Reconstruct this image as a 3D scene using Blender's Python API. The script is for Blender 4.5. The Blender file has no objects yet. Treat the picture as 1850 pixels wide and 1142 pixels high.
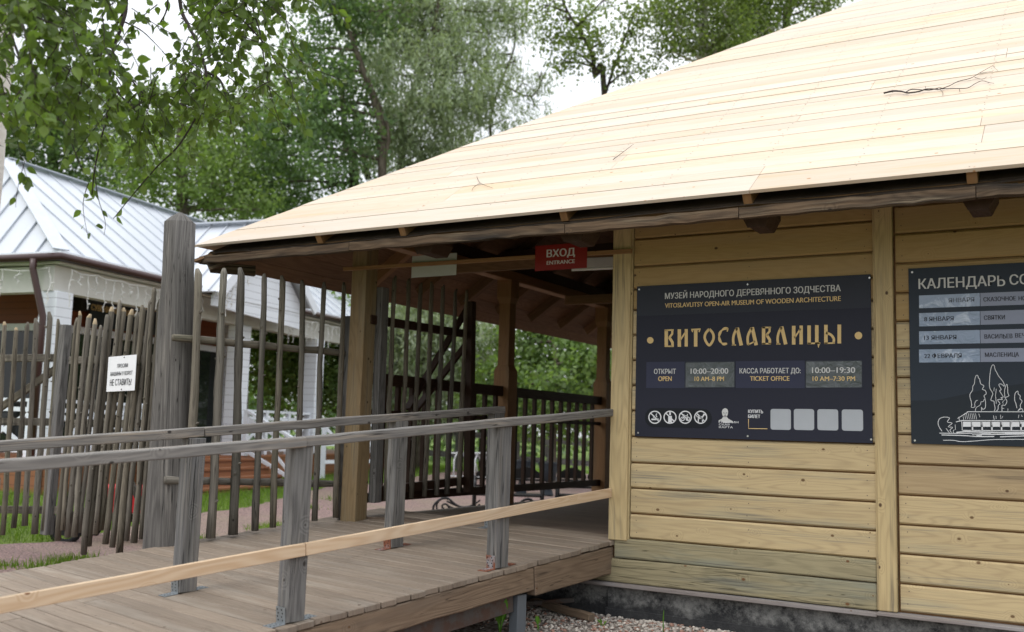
import bpy, bmesh, math, random
import numpy as np
from mathutils import Vector, Matrix
from mathutils.geometry import tessellate_polygon
random.seed(7); rng = np.random.default_rng(7)
S = bpy.context.scene; COL = S.collection

# ------------------------------------------------------------------ camera
# world: x right along the signed wall, y into the building, z up; origin = deck level at the left front wall post
F_PX, YAW, PIT, ROLL = 1800.0, -0.5321, 0.1162, 0.0294
CAM = Vector((3.5259, -7.6533, 0.8579)); PW, PH = 1850.0, 1142.0
cy, sy, cp, sp = math.cos(YAW), math.sin(YAW), math.cos(PIT), math.sin(PIT)
FWD = Vector((sy*cp, cy*cp, sp)); RT0 = Vector((cy, -sy, 0)); UP0 = RT0.cross(FWD)
RT = math.cos(ROLL)*RT0 + math.sin(ROLL)*UP0; UP = -math.sin(ROLL)*RT0 + math.cos(ROLL)*UP0
cam = bpy.data.cameras.new("camera"); camo = bpy.data.objects.new("camera", cam); COL.objects.link(camo)
camo.matrix_world = Matrix(((RT.x, UP.x, -FWD.x, CAM.x), (RT.y, UP.y, -FWD.y, CAM.y), (RT.z, UP.z, -FWD.z, CAM.z), (0, 0, 0, 1)))
cam.sensor_width = 36; cam.lens = F_PX/PW*36; cam.clip_end = 1000; cam.clip_start = 0.05
cam.dof.use_dof = True; cam.dof.focus_distance = 7.6; cam.dof.aperture_fstop = 1.7
S.camera = camo

def ray(px, py):
    return RT*((px-PW/2)/F_PX) - UP*((py-PH/2)/F_PX) + FWD
def D(px, py, d):                       # surveyed point at a given depth
    return CAM + ray(px, py)*d
def on(px, py, pt, n):                  # surveyed point on a real plane
    r = ray(px, py); n = Vector(n); return CAM + r*((Vector(pt)-CAM).dot(n)/r.dot(n))

# ------------------------------------------------------------------ sky, sun, exposure
W = bpy.data.worlds.new("World"); S.world = W; W.use_nodes = True
wt = W.node_tree; wn = wt.nodes; wl = wt.links
for n in list(wn): wn.remove(n)
wo = wn.new('ShaderNodeOutputWorld'); bg = wn.new('ShaderNodeBackground'); sky = wn.new('ShaderNodeTexSky')
sky.sky_type = 'NISHITA'; sky.sun_disc = False
SUN_EL, SUN_AZ = math.radians(52), math.radians(205)
sky.sun_elevation = SUN_EL; sky.sun_rotation = SUN_AZ; sky.air_density = 1.0; sky.dust_density = 2.5
tc = wn.new('ShaderNodeTexCoord'); no = wn.new('ShaderNodeTexNoise'); no.inputs['Scale'].default_value = 2.2; no.inputs['Detail'].default_value = 6
rp = wn.new('ShaderNodeValToRGB'); rp.color_ramp.elements[0].position = .30; rp.color_ramp.elements[0].color = (.62, .62, .62, 1)
rp.color_ramp.elements[1].position = .55; rp.color_ramp.elements[1].color = (.99, .99, .99, 1)
mx = wn.new('ShaderNodeMixRGB'); mx.inputs[2].default_value = (1, 1, 1, 1)
sx_w = wn.new('ShaderNodeSeparateXYZ'); wl.new(tc.outputs['Generated'], sx_w.inputs[0])
gr_w = wn.new('ShaderNodeMapRange'); gr_w.inputs[1].default_value = 0; gr_w.inputs[2].default_value = 1; gr_w.inputs[3].default_value = .52; gr_w.inputs[4].default_value = 1.45; wl.new(sx_w.outputs[2], gr_w.inputs[0])
cl_w = wn.new('ShaderNodeMixRGB'); cl_w.blend_type = 'MULTIPLY'; cl_w.inputs[0].default_value = 1; cl_w.inputs[1].default_value = (9.3, 9.5, 9.9, 1); wl.new(gr_w.outputs[0], cl_w.inputs[2]); wl.new(cl_w.outputs[0], mx.inputs[2])
wl.new(tc.outputs['Generated'], no.inputs['Vector']); wl.new(no.outputs['Fac'], rp.inputs['Fac'])
wl.new(rp.outputs['Color'], mx.inputs[0]); wl.new(sky.outputs[0], mx.inputs[1]); wl.new(mx.outputs[0], bg.inputs['Color'])
bg.inputs['Strength'].default_value = 0.13; wl.new(bg.outputs[0], wo.inputs['Surface'])
sun = bpy.data.lights.new("sun", 'SUN'); sun.energy = 0.8; sun.angle = math.radians(22); sun.color = (1, .96, .9)
so = bpy.data.objects.new("sun", sun); COL.objects.link(so)
sd = Vector((math.sin(SUN_AZ)*math.cos(SUN_EL), math.cos(SUN_AZ)*math.cos(SUN_EL), math.sin(SUN_EL)))
so.rotation_euler = (-sd).to_track_quat('-Z', 'Y').to_euler(); so.location = (0, -10, 20)
S.view_settings.view_transform = 'Standard'; S.view_settings.look = 'None'
S.view_settings.exposure = 0.5; S.view_settings.gamma = 1
S.render.engine = 'CYCLES'; S.cycles.use_denoising = True; S.cycles.max_bounces = 8

# ------------------------------------------------------------------ node helpers
class NT:
    def __init__(s, name):
        s.m = bpy.data.materials.new(name); s.m.use_nodes = True; s.t = s.m.node_tree; s.n = s.t.nodes
        s.b = s.n['Principled BSDF']; s.o = s.n['Material Output']
    def new(s, t, **k):
        x = s.n.new(t)
        for a, v in k.items(): setattr(x, a, v)
        return x
    def put(s, inp, v):
        if isinstance(v, bpy.types.NodeSocket): s.t.links.new(v, inp)
        elif v is not None:
            try: inp.default_value = v
            except Exception: inp.default_value = tuple(v)+(1,)
    def math(s, op, a, b=0.0, c=None, clamp=False):
        x = s.new('ShaderNodeMath', operation=op, use_clamp=clamp); s.put(x.inputs[0], a); s.put(x.inputs[1], b)
        if c is not None: s.put(x.inputs[2], c)
        return x.outputs[0]
    def mix(s, f, a, b, mode='MIX'):
        x = s.new('ShaderNodeMixRGB', blend_type=mode); s.put(x.inputs[0], f)
        for i, v in ((1, a), (2, b)):
            s.put(x.inputs[i], v if isinstance(v, bpy.types.NodeSocket) else (tuple(v)+(1,))[:4])
        return x.outputs[0]
    def noise(s, vec, scale=1, detail=3, rough=.55, dist=0):
        x = s.new('ShaderNodeTexNoise'); s.put(x.inputs['Vector'], vec); x.inputs['Scale'].default_value = scale
        x.inputs['Detail'].default_value = detail; x.inputs['Roughness'].default_value = rough; x.inputs['Distortion'].default_value = dist
        return x.outputs['Fac']
    def ramp(s, f, a, b, lo=0., hi=1.):
        x = s.new('ShaderNodeMapRange'); x.clamp = True
        for i, v in enumerate((f, a, b, lo, hi)): s.put(x.inputs[i], v)
        return x.outputs[0]
    def vec(s, x, y, z):
        c = s.new('ShaderNodeCombineXYZ')
        for i, v in enumerate((x, y, z)): s.put(c.inputs[i], v)
        return c.outputs[0]
    def uv(s):
        u = s.new('ShaderNodeUVMap'); u.uv_map = 'uv'; p = s.new('ShaderNodeSeparateXYZ'); s.t.links.new(u.outputs[0], p.inputs[0])
        return p.outputs[0], p.outputs[1]
    def rnd(s):
        a = s.new('ShaderNodeAttribute'); a.attribute_name = 'rnd'; return a.outputs['Fac']
    def objpos(s):
        return s.new('ShaderNodeTexCoord').outputs['Object']
    def bump(s, h, strength=.3, dist=.01):
        x = s.new('ShaderNodeBump'); x.inputs['Strength'].default_value = strength; x.inputs['Distance'].default_value = dist
        s.put(x.inputs['Height'], h); s.t.links.new(x.outputs[0], s.b.inputs['Normal'])
    def out(s, col, rough=.6, spec=.3, metal=0):
        s.put(s.b.inputs['Base Color'], col if isinstance(col, bpy.types.NodeSocket) else (tuple(col)+(1,))[:4])
        s.put(s.b.inputs['Roughness'], rough); s.b.inputs['Specular IOR Level'].default_value = spec; s.b.inputs['Metallic'].default_value = metal
        return s.m

def wood(name, base, dark, var=.25, ring=.5, fine=.5, knots=.7, knotc=(.12, .06, .025), patch=None, patch_amt=0., patch_lo=.5, streak=None,
         streak_amt=0., rough=.7, bump=.25, ringf=9., spec=.25, hue=None, wav=1., crack=0., ringp=2.2, sv=34.):
    t = NT(name); u, v = t.uv(); r = t.rnd()
    ro = t.math('MULTIPLY', r, 53.7)
    # knots
    kv = t.new('ShaderNodeTexVoronoi'); kv.voronoi_dimensions = '2D'; kv.inputs['Scale'].default_value = 2.6
    t.put(kv.inputs['Vector'], t.vec(t.math('ADD', u, ro), t.math('ADD', t.math('MULTIPLY', v, 1.35), ro), 0))
    kd = kv.outputs['Distance']; sepc = t.new('ShaderNodeSeparateColor'); t.t.links.new(kv.outputs['Color'], sepc.inputs[0])
    ksz = t.ramp(sepc.outputs[0], 1-knots, 1, 0, .05)
    kn = t.math('MULTIPLY', t.math('SUBTRACT', 1, t.ramp(t.math('DIVIDE', kd, t.math('MAXIMUM', ksz, .0005)), .55, 1.0)), t.math('GREATER_THAN', ksz, .004))
    warp = t.math('MULTIPLY', t.math('SUBTRACT', 1, t.ramp(kd, 0, .16)), t.math('GREATER_THAN', ksz, .004))
    # cathedral rings
    n1 = t.noise(t.vec(t.math('MULTIPLY', u, .55*wav), t.math('MULTIPLY', v, 5.0), ro), 1, 2, .5)
    ph = t.math('ADD', t.math('MULTIPLY', n1, ringf), t.math('MULTIPLY', warp, 1.6))
    rg = t.math('POWER', t.math('ABSOLUTE', t.math('SINE', t.math('MULTIPLY', ph, 6.283))), ringp)
    fg = t.noise(t.vec(t.math('MULTIPLY', u, 2.2), t.math('MULTIPLY', v, 62.), ro), 1, 4, .7, .3)
    g = t.math('ADD', t.math('MULTIPLY', rg, .55*ring), t.math('MULTIPLY', t.ramp(fg, .3, .75), fine*.7), clamp=True)
    col = t.mix(g, base, dark)
    big = t.noise(t.vec(t.math('MULTIPLY', u, .8), t.math('MULTIPLY', v, 6.), t.math('ADD', ro, 9)), 1, 3, .6)
    if patch: col = t.mix(t.math('MULTIPLY', t.ramp(big, patch_lo, patch_lo+.18), patch_amt), col, patch)
    if streak:
        st = t.noise(t.vec(t.math('MULTIPLY', u, 1.1), t.math('MULTIPLY', v, sv), t.math('ADD', ro, 23)), 1, 4, .7)
        col = t.mix(t.math('MULTIPLY', t.math('MULTIPLY', t.ramp(st, .5, .66), t.ramp(big, .42, .6)), streak_amt), col, streak)
    if crack:
        ck = t.noise(t.vec(t.math('MULTIPLY', u, .75), t.math('MULTIPLY', v, 26.), t.math('ADD', ro, 41)), 1, 2, .45)
        col = t.mix(t.math('MULTIPLY', t.math('SUBTRACT', 1, t.ramp(t.math('ABSOLUTE', t.math('SUBTRACT', ck, .56)), .004, .013)), crack), col, tuple(x*.22 for x in dark))
    # board to board value
    val = t.math('ADD', 1-var/2, t.math('MULTIPLY', t.math('FRACT', t.math('MULTIPLY', r, 7.31)), var))
    hs = t.new('ShaderNodeHueSaturation'); t.put(hs.inputs['Color'], col); t.put(hs.inputs['Value'], val)
    if hue: t.put(hs.inputs['Saturation'], t.math('ADD', 1-hue/2, t.math('MULTIPLY', t.math('FRACT', t.math('MULTIPLY', r, 13.7)), hue)))
    col = t.mix(kn, hs.outputs[0], knotc)
    t.bump(t.math('SUBTRACT', 1, t.math('ADD', t.math('MULTIPLY', g, .7), t.math('MULTIPLY', kn, .5))), bump, .004)
    return t.out(col, t.ramp(g, 0, 1, rough-.08, rough+.12), spec)

def plain(name, col, rough=.6, spec=.3, metal=0, n_amt=.25, n_scale=14., bump=0., col2=None):
    t = NT(name); p = t.objpos()
    n = t.noise(p, n_scale, 5, .6); n2 = t.noise(p, n_scale*.17, 3, .6)
    c = t.mix(t.ramp(t.math('ADD', t.math('MULTIPLY', n, .5), t.math('MULTIPLY', n2, .5)), .35, .65), col, col2 if col2 else tuple(x*(1-n_amt) for x in col))
    if bump: t.bump(n, bump, .01)
    return t.out(c, t.ramp(n, .3, .7, max(.02, rough-.06), rough+.06), spec, metal)

def leaf_mat(name, col, var=.5, yellow=(.16, .2, .03), trans=.35, back=None):
    t = NT(name); r = t.rnd(); n = t.noise(t.objpos(), .7, 3, .6)
    c = t.mix(t.math('MULTIPLY', t.math('POWER', r, 3.0), .55), col, yellow)
    hs = t.new('ShaderNodeHueSaturation'); t.put(hs.inputs['Color'], c)
    t.put(hs.inputs['Value'], t.math('ADD', t.math('ADD', 1-var/2, t.math('MULTIPLY', t.math('FRACT', t.math('MULTIPLY', r, 17.3)), var)), t.ramp(n, .3, .7, -.22, .22)))
    t.out(hs.outputs[0], .45, .35)
    tr = t.new('ShaderNodeBsdfTranslucent'); tcol = t.mix(1., hs.outputs[0], (1.25, 1.35, .55), 'MULTIPLY'); t.put(tr.inputs[0], tcol)
    ms = t.new('ShaderNodeMixShader'); ms.inputs[0].default_value = trans
    t.t.links.new(t.b.outputs[0], ms.inputs[1]); t.t.links.new(tr.outputs[0], ms.inputs[2]); t.t.links.new(ms.outputs[0], t.o.inputs['Surface'])
    return t.m

# ------------------------------------------------------------------ mesh helpers
class MB:
    def __init__(s): s.v = []; s.f = []; s.uv = []; s.r = []; s.m = []
    def face(s, pts, uvs=None, r=0., m=0):
        i = len(s.v); s.v += [tuple(p) for p in pts]; s.f.append(list(range(i, i+len(pts))))
        s.uv += [tuple(x) for x in (uvs or [(0, 0)]*len(pts))]; s.r.append(r); s.m.append(m)
    def idx(s, ids, uvs, r, m): s.f.append(list(ids)); s.uv += [tuple(x) for x in uvs]; s.r.append(r); s.m.append(m)
    def beam(s, p0, p1, w, h, up=(0, 0, 1), r=None, seg=1, wob=0., m=0, taper=1.):
        p0, p1 = Vector(p0), Vector(p1); d = (p1-p0); L = d.length; d = d/L
        side = d.cross(Vector(up)); side.normalize(); uv_ = side.cross(d)
        r = random.random() if r is None else r; uo, vo = random.random()*9, random.random()*9
        base = len(s.v)
        for k in range(seg+1):
            c = p0.lerp(p1, k/seg); q = 1+(taper-1)*k/seg
            ow, oh = (random.uniform(-wob, wob), random.uniform(-wob, wob)) if wob else (0, 0)
            for a, b in ((-1, -1), (1, -1), (1, 1), (-1, 1)):
                j = (random.uniform(-wob, wob)*.5 if wob else 0)
                s.v.append(tuple(c + side*(a*w/2*q+ow+j) + uv_*(b*h/2*q+oh+j)))
        per = [0, w, w+h, 2*w+h, 2*w+2*h]
        for k in range(seg):
            u0, u1 = uo+L*k/seg, uo+L*(k+1)/seg
            for e in range(4):
                a, b = base+4*k+e, base+4*k+(e+1) % 4
                s.idx((a, b, b+4, a+4), ((u0, vo+per[e]), (u0, vo+per[e+1]), (u1, vo+per[e+1]), (u1, vo+per[e])), r, m)
        e0 = base; e1 = base+4*seg
        s.idx((e0+3, e0+2, e0+1, e0), ((uo, vo), (uo+.02, vo+w), (uo+.05, vo+w), (uo+.05, vo)), r, m)
        s.idx((e1, e1+1, e1+2, e1+3), ((uo, vo), (uo+.02, vo+w), (uo+.05, vo+w), (uo+.05, vo)), r, m)
        return s
    def box(s, a, b, r=None, m=0):           # axis aligned, length along the longest axis
        a, b = Vector(a), Vector(b); c = (a+b)/2; e = [abs(b[i]-a[i]) for i in range(3)]; ax = e.index(max(e))
        p0, p1 = c.copy(), c.copy(); p0[ax] -= e[ax]/2; p1[ax] += e[ax]/2
        if ax == 2: return s.beam(p0, p1, e[0] if True else 0, e[1], (0, 1, 0) if True else 0, r, m=m)
        if ax == 0: return s.beam(p0, p1, e[1], e[2], (0, 0, 1), r, m=m)
        return s.beam(p0, p1, e[0], e[2], (0, 0, 1), r, m=m)
    def tube(s, pts, rads, n=8, r=None, cap=True, jit=0., m=0, flat=1.):
        pts = [Vector(p) for p in pts]
        if not hasattr(rads, '__len__'): rads = [rads]*len(pts)
        r = random.random() if r is None else r; uo = random.random()*9; base = len(s.v); L = 0
        t0 = (pts[1]-pts[0]).normalized(); ref = Vector((0, 0, 1)) if abs(t0.z) < .9 else Vector((1, 0, 0))
        sx = t0.cross(ref).normalized(); us = []
        for k, p in enumerate(pts):
            t = (pts[min(k+1, len(pts)-1)]-pts[max(k-1, 0)]).normalized()
            sx = (sx - t*sx.dot(t)).normalized(); sy_ = t.cross(sx)
            if k: L += (p-pts[k-1]).length
            us.append(uo+L)
            for e in range(n):
                a = 2*math.pi*e/n; q = rads[k]*(1+random.uniform(-jit, jit))
                s.v.append(tuple(p+sx*math.cos(a)*q+sy_*math.sin(a)*q*flat))
        for k in range(len(pts)-1):
            for e in range(n):
                a = base+k*n+e; b = base+k*n+(e+1) % n; w = 2*math.pi*rads[0]/n
                s.idx((a, b, b+n, a+n), ((us[k], e*w), (us[k], (e+1)*w), (us[k+1], (e+1)*w), (us[k+1], e*w)), r, m)
        if cap:
            s.idx([base+e for e in range(n)][::-1], [(us[0]+.3*math.cos(e), .1*e) for e in range(n)], r, m)
            o = base+(len(pts)-1)*n
            s.idx([o+e for e in range(n)], [(us[-1]+.01*e, .02*e) for e in range(n)], r, m)
        return s
    def slab(s, poly, nrm, thick, udir, r=None, m=0, off=None):   # polygon extruded backwards along its normal
        poly = [Vector(p) for p in poly]; nrm = Vector(nrm).normalized(); udir = Vector(udir).normalized(); vd = nrm.cross(udir)
        r = random.random() if r is None else r; uo, vo = off if off else (random.random()*9, random.random()*9)
        if sum(((poly[i]-poly[0]).cross(poly[i+1]-poly[0])).dot(nrm) for i in range(1, len(poly)-1)) < 0: poly = poly[::-1]
        n = len(poly); base = len(s.v); uvf = lambda p: (uo+p.dot(udir), vo+p.dot(vd))
        s.v += [tuple(p) for p in poly]+[tuple(p-nrm*thick) for p in poly]
        s.idx(range(base, base+n), [uvf(p) for p in poly], r, m)
        s.idx([base+n+i for i in range(n)][::-1], [uvf(p) for p in poly][::-1], r, m)
        for i in range(n):
            j = (i+1) % n; a, b = uvf(poly[i]), uvf(poly[j])
            s.idx((base+i, base+n+i, base+n+j, base+j), (a, (a[0], a[1]+thick), (b[0], b[1]+thick), b), r, m)
        return s
    def build(s, name, mats, parent=None, bevel=0., smooth=False, seg=1):
        me = bpy.data.meshes.new(name); me.from_pydata(s.v, [], s.f); me.update()
        ul = me.uv_layers.new(name='uv'); ul.data.foreach_set('uv', np.array(s.uv, dtype=np.float32).ravel())
        at = me.attributes.new('rnd', 'FLOAT', 'FACE'); at.data.foreach_set('value', np.array(s.r, dtype=np.float32))
        mats = mats if isinstance(mats, (list, tuple)) else [mats]
        for m in mats: me.materials.append(m)
        if len(mats) > 1: me.polygons.foreach_set('material_index', np.array(s.m, dtype=np.int32))
        if smooth: me.polygons.foreach_set('use_smooth', np.ones(len(s.f), dtype=bool))
        o = bpy.data.objects.new(name, me); COL.objects.link(o)
        if bevel:
            b = o.modifiers.new('bevel', 'BEVEL'); b.width = bevel; b.segments = seg; b.limit_method = 'ANGLE'; b.angle_limit = math.radians(50)
        if parent is not None:
            o.parent = parent; o.matrix_parent_inverse = parent.matrix_world.inverted() if parent.type != 'EMPTY' else Matrix.Translation(-parent.location)
        return o

def dot(mb, c, nrm, r=.0045, m=1):
    nrm = Vector(nrm).normalized(); a = nrm.orthogonal().normalized(); b_ = nrm.cross(a)
    mb.face([Vector(c)+nrm*.0015+(a*math.cos(k*math.pi/3)+b_*math.sin(k*math.pi/3))*r for k in range(6)], None, 0, m)
def tag(o, label=None, cat=None, group=None, kind=None):
    if label: o['label'] = label
    if cat: o['category'] = cat
    if group: o['group'] = group
    if kind: o['kind'] = kind
    return o
def thing(name, label, cat, loc=(0, 0, 0), group=None):
    o = bpy.data.objects.new(name, None); COL.objects.link(o); o.location = loc; o.empty_display_size = .2
    return tag(o, label, cat, group)

def ribbon(mb, pts, w, z=0., closed=False, m=0, r=0.):      # 2-D stroke -> quads through a mapping done by caller
    P = [np.array(p, float) for p in pts]; n = len(P)
    ws = w if hasattr(w, '__len__') else [w]*n
    Lf, Rt = [], []
    for i in range(n):
        a = P[i-1] if (i or closed) else P[i]; b = P[(i+1) % n] if (i < n-1 or closed) else P[i]
        t = b-a; t = t/(np.hypot(*t)+1e-9); nn = np.array([-t[1], t[0]])
        Lf.append(P[i]+nn*ws[i]/2); Rt.append(P[i]-nn*ws[i]/2)
    for i in range(n if closed else n-1):
        j = (i+1) % n; yield [Lf[i], Lf[j], Rt[j], Rt[i]]

def smooth_line(pts, k=4):                                   # Catmull-Rom
    P = [np.array(p, float) for p in pts]; out = []
    for i in range(len(P)-1):
        a = P[max(i-1, 0)]; b, c = P[i], P[i+1]; d = P[min(i+2, len(P)-1)]
        for j in range(k):
            t = j/k; out.append(.5*((2*b)+(-a+c)*t+(2*a-5*b+4*c-d)*t*t+(-a+3*b-3*c+d)*t**3))
    out.append(P[-1]); return out

def text_mesh(txt, bold=.0):
    cu = bpy.data.curves.new('lettering', 'FONT'); cu.body = txt; cu.size = 1; cu.offset = bold; cu.resolution_u = 5
    o = bpy.data.objects.new('lettering', cu); COL.objects.link(o); bpy.context.view_layer.update()
    me = bpy.data.meshes.new_from_object(o.evaluated_get(bpy.context.evaluated_depsgraph_get()))
    bpy.data.objects.remove(o); bpy.data.curves.remove(cu); return me
def soft_sign_mesh(txt):                                     # the soft sign is drawn as a capital P turned upside down
    me = text_mesh(txt.replace('Ь', 'Р'), 0.)
    co = np.empty(len(me.vertices)*3, np.float32); me.vertices.foreach_get('co', co); co = co.reshape(-1, 3); px = co[:, 0].copy()
    def xmax(t):
        if not t.strip(): return -9.
        m = text_mesh(t, 0.); c = np.empty(len(m.vertices)*3, np.float32); m.vertices.foreach_get('co', c); bpy.data.meshes.remove(m); return float(c.reshape(-1, 3)[:, 0].max())
    for i, ch in enumerate(txt):
        if ch == 'Ь':
            p = txt[:i].replace('Ь', 'Р'); k = (px > xmax(p)+1e-3) & (px < xmax(p+'Р')+1e-3); co[k, 1] = CAPH-co[k, 1]
    me.vertices.foreach_set('co', co.ravel()); me.update(); return me
def lettering(txt, org, xd, yd, width, cap, mat, parent, bold=.045):
    """text whose left baseline point is org, fitted to width (m) and capital height cap (m)"""
    me = soft_sign_mesh(txt) if 'Ь' in txt else text_mesh(txt, 0.); co = np.empty(len(me.vertices)*3, np.float32); me.vertices.foreach_get('co', co); co = co.reshape(-1, 3)
    x0, x1 = co[:, 0].min(), co[:, 0].max(); hh = CAPH; xd, yd = Vector(xd), Vector(yd)
    sx_, sy2 = width/(x1-x0), cap/hh
    M = np.array(xd)[None]*((co[:, :1]-x0)*sx_) + np.array(yd)[None]*(co[:, 1:2]*sy2) + np.array(org)[None]
    fc = [list(p.vertices) for p in me.polygons]; nv = len(M); bpy.data.meshes.remove(me); me = bpy.data.meshes.new('lettering'); nd = np.array(xd.cross(yd)); V_, F_ = [], []
    for k_, sh_ in enumerate((-1, 0, 1) if bold else (0,)):                 # heavier strokes: three thin layers of print side by side
        V_.append(M+np.array(xd)[None]*(sh_*bold*cap)+nd[None]*(.00025*k_)); F_ += [[i+k_*nv for i in f] for f in fc]
    me.from_pydata([tuple(q) for q in np.concatenate(V_)], [], F_); me.update(); me.materials.append(mat)
    if me.polygons and Vector(me.polygons[0].normal).dot(xd.cross(yd)) < 0: me.flip_normals()
    o = bpy.data.objects.new('lettering', me); COL.objects.link(o); o.parent = parent; o.matrix_parent_inverse = Matrix.Translation(-parent.location)
    return o
_m = text_mesh('H', .0); _c = np.empty(len(_m.vertices)*3, np.float32); _m.vertices.foreach_get('co', _c); CAPH = float(_c.reshape(-1, 3)[:, 1].max())

# ------------------------------------------------------------------ materials
M = {}
M['roof'] = wood('fresh_pine', (.555, .47, .375), (.50, .38, .265), var=.18, ring=.35, fine=.35, knots=.75, knotc=(.36, .20, .10), patch=(.55, .40, .24), patch_amt=.55, patch_lo=.50, rough=.65, bump=.1, hue=.35, ringf=6)
M['newrail'] = wood('new_rail_pine', (.66, .51, .35), (.50, .33, .19), var=.1, ring=.9, fine=.4, knots=.6, knotc=(.2, .09, .04), patch=(.5, .4, .3), patch_amt=.5, rough=.6, bump=.15)
M['paint'] = wood('ochre_stained_boards', (.50, .395, .22), (.32, .24, .135), var=.12, ring=.6, fine=.6, knots=.8, knotc=(.14, .085, .04), patch=(.37, .335, .22), patch_amt=.55, patch_lo=.50, streak=(.15, .14, .115), streak_amt=.75, ringp=6., sv=75., rough=.62, bump=.3)
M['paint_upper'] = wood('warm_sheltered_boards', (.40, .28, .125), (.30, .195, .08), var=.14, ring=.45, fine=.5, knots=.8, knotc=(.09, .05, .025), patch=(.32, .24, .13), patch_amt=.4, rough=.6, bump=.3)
M['paint_warm'] = wood('browned_ochre_boards', (.44, .335, .19), (.28, .20, .11), var=.1, ring=.5, fine=.6, knots=.7, knotc=(.1, .055, .03), patch=(.22, .17, .11), patch_amt=.6, streak=(.12, .09, .06), streak_amt=.7, rough=.62, bump=.3)
M['paint_green'] = wood('mossy_sill_log', (.33, .285, .17), (.20, .175, .105), var=.05, ring=.7, fine=.8, knots=.9, knotc=(.14, .07, .03), patch=(.23, .245, .19), patch_amt=.7, patch_lo=.5, streak=(.10, .095, .08), streak_amt=.8, sv=70., ringp=4., rough=.7, bump=.4, wav=1.2, crack=.7)
M['paint_post'] = wood('ochre_stained_posts', (.53, .415, .22), (.32, .235, .12), var=.05, ringp=4., ring=.65, fine=.5, knots=.85, knotc=(.09, .055, .03), patch=(.38, .31, .17), patch_amt=.5, streak=(.14, .12, .09), streak_amt=.7, rough=.62, bump=.3)
M['shaded_post'] = wood('brown_shade_toned_post', (.30, .215, .115), (.18, .125, .065), var=.05, ringp=4., ring=.6, fine=.7, knots=.8, knotc=(.07, .045, .025), patch=(.30, .25, .16), patch_amt=.6, streak=(.14, .12, .09), streak_amt=.7, rough=.65, bump=.3)  # browner ochre stain, darkened further to carry the shade on this post
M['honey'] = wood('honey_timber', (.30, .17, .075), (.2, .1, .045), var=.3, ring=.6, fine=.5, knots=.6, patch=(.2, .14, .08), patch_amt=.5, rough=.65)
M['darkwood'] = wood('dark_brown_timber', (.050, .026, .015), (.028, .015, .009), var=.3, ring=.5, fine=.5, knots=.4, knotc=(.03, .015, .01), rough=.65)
M['soffit'] = wood('old_sheathing', (.22, .13, .068), (.12, .07, .036), var=.4, ring=.6, fine=.6, knots=.7, patch=(.13, .085, .05), patch_amt=.6, rough=.75)
M['rotten'] = wood('rotten_eave_board', (.16, .108, .066), (.06, .04, .026), var=.3, ring=.7, fine=1., knots=.4, knotc=(.02, .015, .01), patch=(.022, .02, .018), patch_amt=.9, patch_lo=.44, streak=(.34, .28, .19), streak_amt=.75, rough=.9, bump=.8)
M['felt'] = plain('black_roofing_felt', (.075, .056, .042), .7, .3, n_amt=.5, n_scale=9, bump=.5)
M['grey'] = wood('weathered_grey_timber', (.195, .19, .18), (.08, .078, .075), var=.25, ring=.75, fine=1., knots=.75, knotc=(.05, .045, .04), patch=(.15, .15, .155), patch_amt=.6, streak=(.36, .31, .25), streak_amt=.35, rough=.8, bump=.6, ringf=7, crack=.85)
M['greyrail'] = wood('weathered_rail', (.25, .235, .215), (.12, .115, .11), var=.2, ring=.6, fine=1., knots=.6, knotc=(.05, .045, .04), patch=(.15, .145, .14), patch_amt=.6, streak=(.44, .36, .27), streak_amt=.9, rough=.8, bump=.5, crack=.85)
M['log'] = wood('weathered_log', (.15, .142, .132), (.062, .058, .055), var=.1, ring=.6, fine=1.1, knots=.5, knotc=(.04, .035, .03), patch=(.13, .12, .11), patch_amt=.7, streak=(.3, .28, .25), streak_amt=.5, rough=.85, bump=.9, wav=.6, crack=.85)
M['picket'] = wood('weathered_stakes', (.20, .178, .142), (.085, .077, .063), var=.5, ring=.5, fine=1., knots=.9, knotc=(.03, .026, .022), patch=(.10, .097, .07), patch_amt=.7, streak=(.29, .26, .21), streak_amt=.5, rough=.85, bump=.7, hue=.4, crack=.85)
M['picket_cut'] = plain('cut_stake_end', (.42, .33, .21), .8, .2)
M['deck'] = wood('weathered_deck', (.25, .20, .152), (.15, .116, .088), var=.25, ring=.35, fine=.7, knots=.5, knotc=(.12, .085, .06), patch=(.33, .29, .24), patch_amt=.5, streak=(.12, .095, .075), streak_amt=.5, rough=.72, bump=.3)
M['deckdark'] = wood('shade_toned_porch_floor', (.14, .105, .078), (.085, .06, .045), var=.25, ring=.3, fine=.7, knots=.4, patch=(.1, .078, .06), patch_amt=.6, rough=.6, bump=.3)  # floor boards coloured darker to carry the soft shade under the roof
M['stringer'] = wood('deck_beam', (.23, .165, .11), (.13, .09, .06), var=.15, ring=.7, fine=.7, knots=.6, patch=(.15, .115, .085), patch_amt=.7, streak=(.08, .06, .045), streak_amt=.6, rough=.8, bump=.5, crack=.6)
def rust_mat(name, metal, rust, amt):
    t = NT(name); p = t.objpos(); n = t.noise(p, 9, 6, .7); f = t.ramp(n, 1-amt-.08, 1-amt+.08)
    t.bump(n, .3, .004); return t.out(t.mix(f, metal, rust), t.ramp(f, 0, 1, .45, .9), .4)
M['steel'] = rust_mat('painted_steel', (.12, .135, .15), (.16, .075, .04), .36)
M['ruststeel'] = rust_mat('rusty_channel', (.075, .066, .06), (.085, .05, .036), .5)
M['zinc'] = plain('galvanised_plate', (.33, .36, .38), .45, .5, .6, n_amt=.35)
M['rust'] = rust_mat('rusted_plate', (.3, .33, .35), (.21, .075, .04), .56)
M['nail'] = plain('nail_head', (.07, .06, .055), .6, .4, n_amt=.2)
M['hole'] = plain('dark_hole', (.02, .02, .02), .8)
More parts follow.
